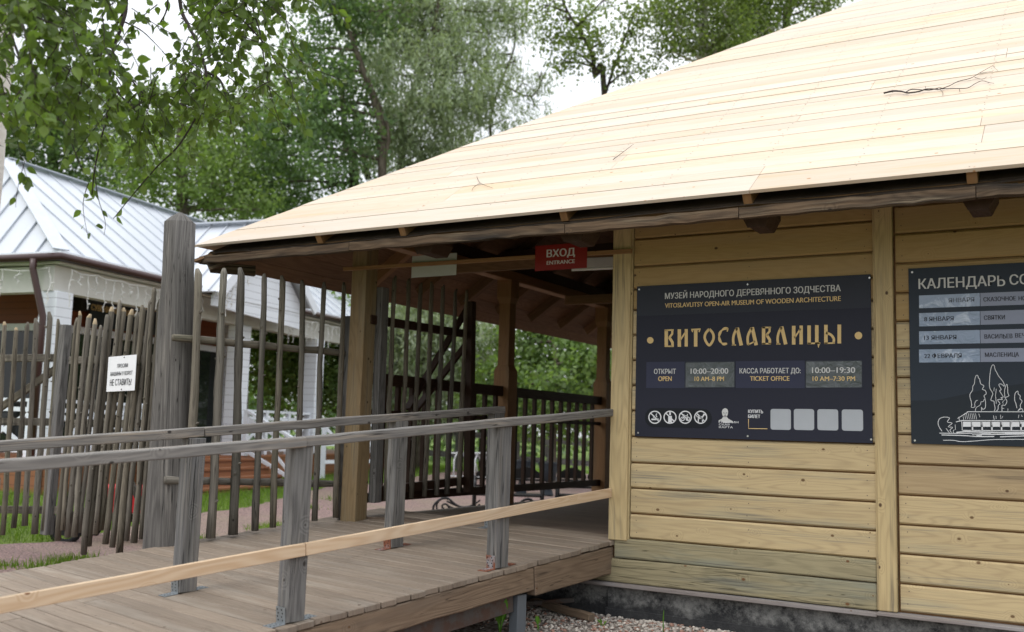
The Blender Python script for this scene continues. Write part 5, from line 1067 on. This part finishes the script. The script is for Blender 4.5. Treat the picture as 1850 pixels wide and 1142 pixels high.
def tree(name, label, cat, group, base, trunk_px, d, lobes, leafmat, barkmat, leaf=.1, per=1.0, droop=.4, aspect=.65, strand=0., r0=.2, trunk2=(), spread=.30, twigs=6):
    """base: ground point; trunk_px: trunk seen through survey points (px,py) at depth d; lobes: (px,py,radius m,density,depth offset)"""
    base = Vector(base); t = thing(name, label, cat, tuple(base), group); tb = MB(); trunks = []
    for tp in [trunk_px]+list(trunk2):
        pts = [base if tp is trunk_px else D(*tp[0], d)]+[D(px, py, d) for px, py in tp]; rs = list(np.linspace(r0 if tp is trunk_px else r0*.6, r0*.28, len(pts)))
        P_ = [Vector(q) for q in smooth_line(pts, 4)]; tb.tube(P_, list(np.interp(np.linspace(0, 1, len(P_)), np.linspace(0, 1, len(rs)), rs)), 10, r=.2, jit=.05); trunks += P_
    C_, R_ = [], []
    for lo in lobes:
        px, py, rad, dens = lo[:4]; off = lo[4] if len(lo) > 4 else random.uniform(-1.2, 1.2)*rad; c = D(px, py, d+off)
        tp = min(trunks, key=lambda q: (q-c).length+max(0, q.z-c.z)*1.5); limb(tb, tp, c, min(.09, .02+.035*rad), .015)
        nc = max(6, int(16*rad**2*dens)); pts = rng.normal(size=(nc, 3)); pts = unit(pts)*(rng.random((nc, 1))**.45)*rad*np.array([1, 1, .85])+np.array(c)
        for q in pts[:twigs]: limb(tb, c, q, .014, .005, 3, .08)
        for q in pts:
            m_ = int(DENS*per*rng.uniform(.5, 1.4)); sc = spread*rng.uniform(.6, 1.3)
            g = rng.normal(size=(m_, 3))*sc*np.array([1, 1, .7])
            if strand:                                     # hanging strands
                k_ = max(2, m_//9); xy = rng.normal(size=(k_, 2))*sc; w_ = rng.integers(0, k_, m_); h_ = -rng.random(m_)*strand
                g = np.column_stack([xy[w_]+rng.normal(size=(m_, 2))*.03, h_])
            C_.append(g+q)
    c = np.concatenate(C_); v = leaf_arrays(c, leaf*1.15, droop, aspect); quads_obj('crown', v, 4, rng.random(len(c)), leafmat, t); tb.build('trunk', barkmat, t, smooth=True); return t
DENS = 37
GT = 'trees standing behind the pavilions'
def gp_(px, d): q = D(px, 800, d); return Vector((q.x, q.y, gz(q.x, q.y)-.1))
def rnd_lobes(n, x0, x1, y0, y1, r0, r1, dens=1., fn=None):
    out = []
    while len(out) < n:
        x, y = random.uniform(x0, x1), random.uniform(y0, y1)
        if fn is None or fn(x, y): out.append((x, y, random.uniform(r0, r1), dens))
    return out
# willow, pale green, behind the roof
tree('willow_tree', 'pale grey green willow rising behind the plank roof', 'tree', GT, gp_(730, 31), [(725, 300), (738, 190), (775, 90), (800, -40)], 31,
     [(760, 30, 1.5, 1), (700, 60, 1.3, 1), (820, 60, 1.4, 1), (760, 110, 1.4, 1), (700, 130, 1.2, .9), (840, 130, 1.2, 1), (790, 180, 1.2, 1), (730, 230, 1.1, 1), (820, 230, 1.1, 1), (860, 180, .9, .9), (690, 200, .9, .8), (770, -30, 1.8, 1), (850, -10, 1.3, .8), (700, -30, 1.4, .9), (690, 265, .9, 1), (760, 275, 1., 1), (840, 270, .8, .8), (885, 60, .8, .7), (900, 20, .8, .7), (920, -20, .9, .7)],
     M['leaf_willow'], M['bark'], .17, 3.2, 1.2, .24, .8, .16, (), .36)
tree('willow_tree', 'sparse drooping willow limbs right of the pale willow', 'tree', GT, gp_(905, 32), [(900, 330), (885, 230), (905, 150), (930, 80), (925, 0)], 32,
     [(945, 150, .8, .7), (965, 190, .6, .6), (930, 110, .7, .5), (975, 140, .5, .5), (905, 40, .9, .7), (950, 30, .7, .6), (890, 100, .6, .6), (958, 225, .45, .6), (910, 215, .4, .5)], M['leaf_willow'], M['bark'], .15, 1.6, 1.2, .22, .7, .07, [[(905, 150), (960, 175), (985, 130)]], .26)
# dark poplars
tree('poplar_tree', 'dark leafed poplar with a leaning pale trunk', 'tree', GT, gp_(700, 29), [(690, 290), (678, 190), (650, 110), (622, 20), (610, -80)], 29,
     [(600, 20, 1., .7), (560, 40, .9, .7), (545, 90, 1., .9), (575, 130, 1., 1), (620, 150, 1., 1), (650, 60, .9, .8), (590, 190, 1.1, 1), (545, 180, .9, .9), (640, 210, .9, 1), (660, 240, .7, .9), (620, 270, .9, 1), (570, 260, 1., 1), (640, -20, 1.2, .8), (560, -20, 1.1, .6), (690, 20, .8, .7)], M['leaf_dark'], M['bark'], .13, 1.2, .5, .75, 0, .15, [[(690, 290), (700, 230), (640, 90)]], .3)
tree('poplar_tree', 'dark leafed poplar with twin dark stems low behind the roof edge', 'tree', GT, gp_(650, 33), [(640, 330), (630, 270), (620, 200), (618, 90)], 33,
     [(520, 230, 1.2, 1), (500, 280, 1.2, 1), (560, 300, 1.2, 1), (480, 330, 1.2, 1), (610, 310, .9, .9), (530, 350, 1.1, 1), (590, 340, .9, 1), (470, 250, 1., .9), (650, 290, .6, .7), (620, 110, 1., .7), (560, 220, 1.1, 1)], M['leaf_dark'], M['barkdark'], .13, 1.15, .5, .75, 0, .2, [[(665, 320), (652, 260), (640, 200)]], .32)
# birches above the roof
for px, d, tp, lab, xs in ((1268, 27, [(1270, 120), (1272, 60), (1274, 0), (1276, -120)], 'white trunked birch left of the other birch above the roof slope', (1180, 1330)), (1325, 29, [(1320, 100), (1318, 50), (1322, 0), (1326, -120)], 'white trunked birch right of the other birch above the roof slope', (1290, 1420))):
    tree('birch_tree', lab, 'tree', GT, gp_(px, d), tp, d, rnd_lobes(20, xs[0], xs[1], -120, 110, .6, 1.0, 1.25, lambda x, y: y < 150-.42*(x-1180)), M['leaf_birch_far'], M['birchbark'], .09, 1.35, .6, .75, 0, .17, (), .30)
tree('birch_tree', 'slim dark stemmed birch leaning out of the roof edge', 'tree', GT, gp_(1100, 27), [(1092, 175), (1075, 140), (1070, 100), (1050, 60), (1020, 10), (1000, -60)], 27,
     [(1060, 40, .8, .8), (1020, 30, .7, .7), (1085, 75, .7, .7), (1050, 100, .55, .6), (1020, 110, .4, .5), (1110, 110, .6, .7), (1090, 0, .9, .7), (1030, -20, .9, .7), (1140, 60, .7, .7), (1130, 130, .5, .7), (1010, 65, .45, .5), (990, 10, .6, .6), (1150, 10, .8, .7)], M['leaf_birch_far'], M['barkdark'], .09, 1.5, .6, .75, 0, .09, [[(1092, 175), (1110, 120), (1140, 40)]], .28)
tree('birch_tree', 'dense crowned birch at the right above the roof slope', 'tree', GT, gp_(1430, 30), [(1420, 80), (1425, 30), (1430, -60)], 30,
     [(1400, 20, .9, 1), (1440, 10, .9, 1), (1480, 5, .8, .9), (1420, 55, .6, .9), (1380, 60, .7, .9), (1460, -40, 1.2, .9), (1400, -50, 1.2, .9), (1360, 20, .8, .8), (1500, 0, .5, .8), (1385, 85, .5, .8)], M['leaf_birch_far'], M['bark'], .095, 1.6, .6, .75, 0, .15, (), .3)
# mid green trees behind the white pavilion
tree('maple_tree', 'fresh green maple behind the white pavilion roof', 'tree', GT, gp_(330, 31), [(330, 380), (325, 280), (330, 200), (335, 120)], 31,
     [(330, 250, 1.4, 1), (280, 280, 1.2, 1), (380, 270, 1.2, 1), (330, 320, 1.3, 1), (270, 340, 1.1, 1), (390, 330, 1.2, 1), (300, 200, 1., .9), (360, 195, 1., .9), (430, 350, 1.1, 1), (420, 290, 1., 1), (240, 310, 1., .9), (460, 380, .9, 1), (330, 380, 1.2, 1)], M['leaf_fresh'], M['bark'], .12, 1.2, .4, .75, 0, .22, (), .32)
tree('maple_tree', 'mid green maple filling the gap between maple and poplars', 'tree', GT, gp_(440, 36), [(440, 380), (445, 280), (440, 180)], 36,
     [(440, 230, 1.4, 1), (480, 200, 1.3, .9), (410, 250, 1.2, 1), (470, 280, 1.3, 1), (430, 330, 1.4, 1), (390, 200, 1., .7), (480, 140, 1., .7), (490, 380, 1.3, 1), (390, 380, 1.3, 1)], M['leaf_mid'], M['bark'], .13, 1.2, .4, .75, 0, .22, (), .34)
tree('lime_tree', 'dark green broad tree behind the left roof hip', 'tree', GT, gp_(100, 36), [(100, 400), (95, 280), (105, 180), (100, 60)], 36,
     [(60, 270, 1.6, 1), (130, 280, 1.6, 1), (190, 290, 1.5, 1), (20, 240, 1.6, 1), (90, 210, 1.5, 1), (160, 220, 1.4, 1), (40, 180, 1.4, .9), (120, 150, 1.3, .9), (230, 260, 1.1, .9), (-40, 220, 1.6, 1), (-30, 290, 1.5, 1), (180, 340, 1.2, 1), (210, 200, .9, .8)], M['leaf_conifer'], M['barkdark'], .14, 1.2, .4, .7, 0, .28, (), .36)
# greenery seen through the porch and beside it
tree('willow_tree', 'drooping pale willow seen through the open gate leaf in the porch', 'tree', GT, gp_(760, 27), [(765, 700), (770, 600), (780, 500)], 27,
     [(720, 580, 1.1, 1), (770, 560, 1.1, 1), (820, 570, 1.1, 1), (860, 580, 1., 1), (730, 640, 1., 1), (790, 640, 1.1, 1), (850, 650, .9, .9), (700, 680, .9, 1), (760, 700, .9, 1), (820, 710, .9, .9), (880, 600, .8, .8), (700, 740, .7, .9), (780, 500, 1.3, 1), (690, 590, .8, .8)], M['leaf_willow'], M['bark'], .17, 2.6, 1.2, .24, .85, .14, (), .32)
tree('lime_tree', 'bushy green tree seen through the porch right of the middle post', 'tree', GT, gp_(1000, 25), [(1000, 760), (1005, 680), (1000, 600), (995, 560)], 25,
     [(950, 620, .9, 1), (1000, 630, 1., 1), (1050, 650, .9, 1), (960, 680, .9, 1), (1020, 700, .9, 1), (1070, 700, .8, 1), (930, 700, .7, 1), (980, 740, .8, 1), (1040, 750, .8, 1), (1080, 740, .6, 1), (1000, 580, 1., 1), (900, 690, .7, .9), (870, 720, .6, .9), (1090, 640, .8, 1), (880, 750, .6, 1), (950, 760, .6, 1)], M['leaf_mid'], M['bark'], .12, 2.2, .4, .8, 0, .10, (), .28)
for lab, px, d, lob, mt in (('green bush between the white columns and the yellow porch post', 560, 27, [(520, 640, .9, 1), (570, 640, 1., 1), (610, 630, .9, 1), (540, 700, .9, 1), (600, 700, .9, 1), (490, 690, .9, 1), (470, 640, .9, 1), (560, 580, 1., 1), (620, 570, .9, 1), (500, 590, .8, 1), (640, 690, .8, 1), (600, 545, .8, 1)], 'leaf_mid'),
                            ('dark shrub under the willow behind the porch balustrade', 870, 30, [(850, 740, .7, 1), (890, 735, .7, 1), (820, 750, .6, 1), (780, 745, .7, 1), (740, 750, .7, 1), (700, 755, .7, 1), (660, 740, .8, 1)], 'leaf_dark'),
                            ('yellowish shrub behind the white terrace railing', 640, 34, [(560, 560, 1., .9), (640, 540, 1.1, 1), (600, 600, 1., 1), (660, 610, 1., 1), (520, 560, .9, 1), (700, 560, 1., 1)], 'leaf_fresh')):
    tree('shrub', lab, 'shrub', 'shrubs behind the yard', gp_(px, d), [(px, 760), (px+4, 690), (px-5, 640)], d, lob, M[mt], M['barkdark'], .12, 2.0, .4, .8, 0, .08, (), .28)
# far wood closing the horizon
cc = []
for i in range(420):
    a = math.radians(random.uniform(-75, 40)); dd = random.uniform(44, 60); x, y = CAM.x+math.sin(a+YAW+.35)*dd, CAM.y+math.cos(a+YAW+.35)*dd
    m_ = 130; h = random.uniform(-.3, 5.5); cc.append(rng.normal(size=(m_, 3))*np.array([1.3, 1.3, .8])+np.array([x, y, h]))
cc = np.concatenate(cc); tag(quads_obj('far_wood', leaf_arrays(cc, .34, .3, .8), 4, rng.random(len(cc)), M['leaf_conifer']), kind='stuff')

# ------------------------------------------------------------------ birch whose branches hang into the view
bb = D(-14, 225, 10.2); bb.z = gz(bb.x, bb.y)-.05
near_b = thing('birch_tree', 'white trunked birch at the left edge with branches hanging over the roofs', 'tree', tuple(bb))
tb = MB(); tp = [bb, D(-60, 720, 10.2), D(-14, 225, 10.2), D(2, 60, 10.2), D(8, -120, 10.2), D(10, -420, 10.2)]; P_ = [Vector(q) for q in smooth_line(tp, 5)]
tb.tube(P_, list(np.linspace(.17, .09, len(P_))), 12, r=.2, jit=.03); tb.build('trunk', M['birchbark'], near_b, smooth=True)
br = MB(); LP, LDIR = [], []
def strand_(pts, d0, d1, r0, r1, every=.055, leaves=True, skip=0.):
    S_ = smooth_line(pts, 6); n = len(S_); P3 = [D(x, y, d0+(d1-d0)*i/(n-1)) for i, (x, y) in enumerate(S_)]
    br.tube(P3, list(np.linspace(r0, r1, n)), 6, r=.2, jit=.08)
    if leaves:
        acc = 0; tgt = every*random.random()
        for i in range(1, n):
            seg = (P3[i]-P3[i-1]).length; acc += seg
            while acc > tgt:
                if i/n > skip:
                    q = P3[i-1].lerp(P3[i], random.random()); LP.append(q); LDIR.append(P3[i]-P3[i-1])
                tgt += every*random.uniform(.4, 1.5)
    return P3
main = [([(232, -160), (228, 0), (222, 40), (205, 90), (198, 140), (195, 200), (183, 250), (172, 300), (166, 352)], 5.9, 5.6, .014, .0035),
        ([(226, 20), (200, 60), (185, 80), (168, 105), (165, 140), (150, 170)], 5.9, 6.1, .010, .002),
        ([(318, -160), (325, 0), (340, 45), (355, 75), (370, 120), (372, 150), (365, 190), (325, 260), (285, 300), (240, 352), (205, 395)], 6.1, 5.7, .013, .0025),
        ([(371, 130), (398, 145), (408, 180), (415, 210), (425, 262)], 6.0, 5.9, .008, .002), ([(300, -100), (303, 5), (290, 40), (285, 45)], 6, 6, .007, .003),
        ([(380, -140), (388, 5), (430, 30), (470, 70), (500, 110), (532, 135)], 6.2, 6.3, .010, .002),
        ([(190, 88), (225, 130), (262, 172), (285, 190), (312, 232)], 5.8, 5.7, .007, .002), ([(196, 150), (230, 185), (255, 205), (272, 245), (290, 285)], 5.7, 5.6, .007, .002),
        ([(226, 40), (255, 55), (280, 78), (300, 100)], 5.9, 6, .005, .0015), ([(60, -120), (75, 40), (100, 130), (110, 200), (130, 260), (150, 310)], 5.2, 4.9, .010, .002),
        ([(-20, -100), (10, 30), (40, 120), (60, 200), (70, 250)], 5.0, 4.8, .010, .002), ([(450, -140), (455, 0), (470, 60), (482, 140), (498, 200), (515, 240)], 6.4, 6.3, .007, .0015),
        ([(172, 320), (178, 360), (190, 400), (188, 425)], 5.6, 5.6, .003, .001), ([(160, 330), (150, 370), (158, 425)], 5.6, 5.55, .003, .001), ([(45, 290), (32, 340), (28, 375)], 5.0, 5.0, .002, .001), ([(30, 250), (42, 300), (55, 340)], 5.0, 5.0, .002, .001)]
for pts, d0, d1, r0, r1 in main: strand_(pts, d0, d1, r0, r1, .07, True, .15)
lowx = [-40, 0, 60, 130, 160, 200, 250, 300, 380, 450, 500, 550]; lowy = [300, 325, 285, 345, 370, 385, 340, 300, 335, 270, 230, 170]
k = 0
while k < 270:
    x = random.uniform(-40, 535); y0 = random.uniform(-170, 190)
    ymax = float(np.interp(x, lowx, lowy))
    if 205 < x < 320 and y0 < 130 and random.random() < .88: continue
    if x > 300 and random.random() < .12: continue
    if y0 > ymax-60: continue
    L = random.uniform(25, 150); y1 = min(y0+L, ymax-random.uniform(0, 30)); dx = random.choice((-1, 1, 1))*random.uniform(10, 105); dd = (4.4+x*.0032+random.uniform(-.3, .9)) if x < 210 else 5.5+random.uniform(-.3, 1.2)
    if 215 < x+dx < 330 and y1 < 140: continue
    pts = [(x, y0), (x+dx*.4+random.uniform(-8, 8), y0+(y1-y0)*.35), (x+dx*.8+random.uniform(-8, 8), y0+(y1-y0)*.7), (x+dx+random.uniform(-6, 6), y1)]
    strand_(pts, dd, dd+random.uniform(-.2, .2), .0035, .001, .024); k += 1
for hx, hy in ((-60, -260), (60, -300), (230, -330), (320, -300), (390, -280), (455, -300)):      # limbs reaching out from the trunk above the frame
    pass
for tx, ty, d1 in ((232, -160, 5.9), (318, -160, 6.1), (380, -140, 6.2), (450, -140, 6.4), (60, -120, 5.2), (-20, -100, 5.0), (300, -100, 6)):
    limb(br, D(9, -250+ty*.3, 10.2), D(tx, ty, d1), .045, .014, 7, .03)
br.build('branch', M['twig'], near_b, smooth=True)
LPn = np.array([tuple(q) for q in LP]); LDn = unit(np.array([tuple(q) for q in LDIR])); n = len(LPn)
# each leaf: petiole offset, ovate blade of two folded halves
d = unit(rng.normal(size=(n, 3))*.75+LDn*.55+np.array([0, 0, -.55])); base_ = LPn+d*rng.uniform(.008, .02, (n, 1)); nrm = unit(rng.normal(size=(n, 3))+np.array([0, 0, .6])); s_ = unit(np.cross(d, nrm)); up = np.cross(s_, d)
L = rng.uniform(.040, .070, (n, 1)); Wd = L*rng.uniform(.62, .8, (n, 1)); fold = rng.uniform(.05, .3, (n, 1)); bend = rng.uniform(-.1, .28, (n, 1))
def pt(t, w): return base_+d*L*t+s_*Wd*w*.5+up*(np.abs(w)*Wd*.5*fold-bend*L*t*t)
half1 = [pt(0, 0), pt(.14, .62), pt(.36, 1.), pt(.62, .78), pt(.84, .32), pt(1.04, 0)]; half2 = [pt(1.04, 0), pt(.84, -.32), pt(.62, -.78), pt(.36, -1.), pt(.14, -.62), pt(0, 0)]
vv = np.concatenate([np.stack(half1, 1).reshape(-1, 3), np.stack(half2, 1).reshape(-1, 3)]); rv = rng.random(n)
quads_obj('foliage', vv, 6, np.concatenate([rv, rv]), M['leaf_birch'], near_b)

# ------------------------------------------------------------------ grass
def blades(name, pts, h, w):
    n = len(pts); p = np.array([(x, y, gz(x, y)) for x, y in pts]); a = rng.uniform(0, 6.28, n); s = np.column_stack([np.cos(a), np.sin(a), np.zeros(n)]); H = h*rng.uniform(.4, 1.3, (n, 1)); ln = rng.normal(size=(n, 3))*np.array([.35, .35, 0])*H
    top = p+np.array([0, 0, 1])*H+ln; v = np.stack([p-s*w/2, p+s*w/2, top], 1).reshape(-1, 3); return tag(quads_obj(name, v, 3, rng.random(n), M['grassblade']), kind='stuff')
gpts = []
def inside(x, y, poly):
    r = False; j = len(poly)-1
    for i in range(len(poly)):
        xi, yi = poly[i]; xj, yj = poly[j]
        if (yi > y) != (yj > y) and x < (xj-xi)*(y-yi)/(yj-yi)+xi: r = not r
        j = i
    return r
while len(gpts) < 42000:
    if random.random() < .55: x, y = random.uniform(-13.5, -7.2), random.uniform(-4, 9)
    else: x, y = random.uniform(-19, -8), random.uniform(9, 26)
    q = Vector((x, y, 0))-O; 
    if q.dot(V) < -.1 and q.dot(U) > -.1 and q.dot(U) < 13: continue
    if .0 < q.dot(V) < 1.3 and 2. < q.dot(U) < 5.4: continue
    if inside(x, y, GRASS_EDGE): continue
    gpts.append((x, y))
blades('grass', gpts, .11, .012)
wp = []
for px, py in ((110, 1010), (128, 1012), (150, 1006), (88, 1018), (468, 955), (505, 948), (495, 950), (478, 952), (10, 1020), (60, 1022), (365, 972), (600, 915), (560, 925)):
    c = on(px, py, (0, 0, -.6), (0, 0, 1))
    for k in range(90): a = random.gauss(0, .10), random.gauss(0, .10); wp.append((c.x+a[0], c.y+a[1]))
blades('path_weeds', wp, .09, .012)
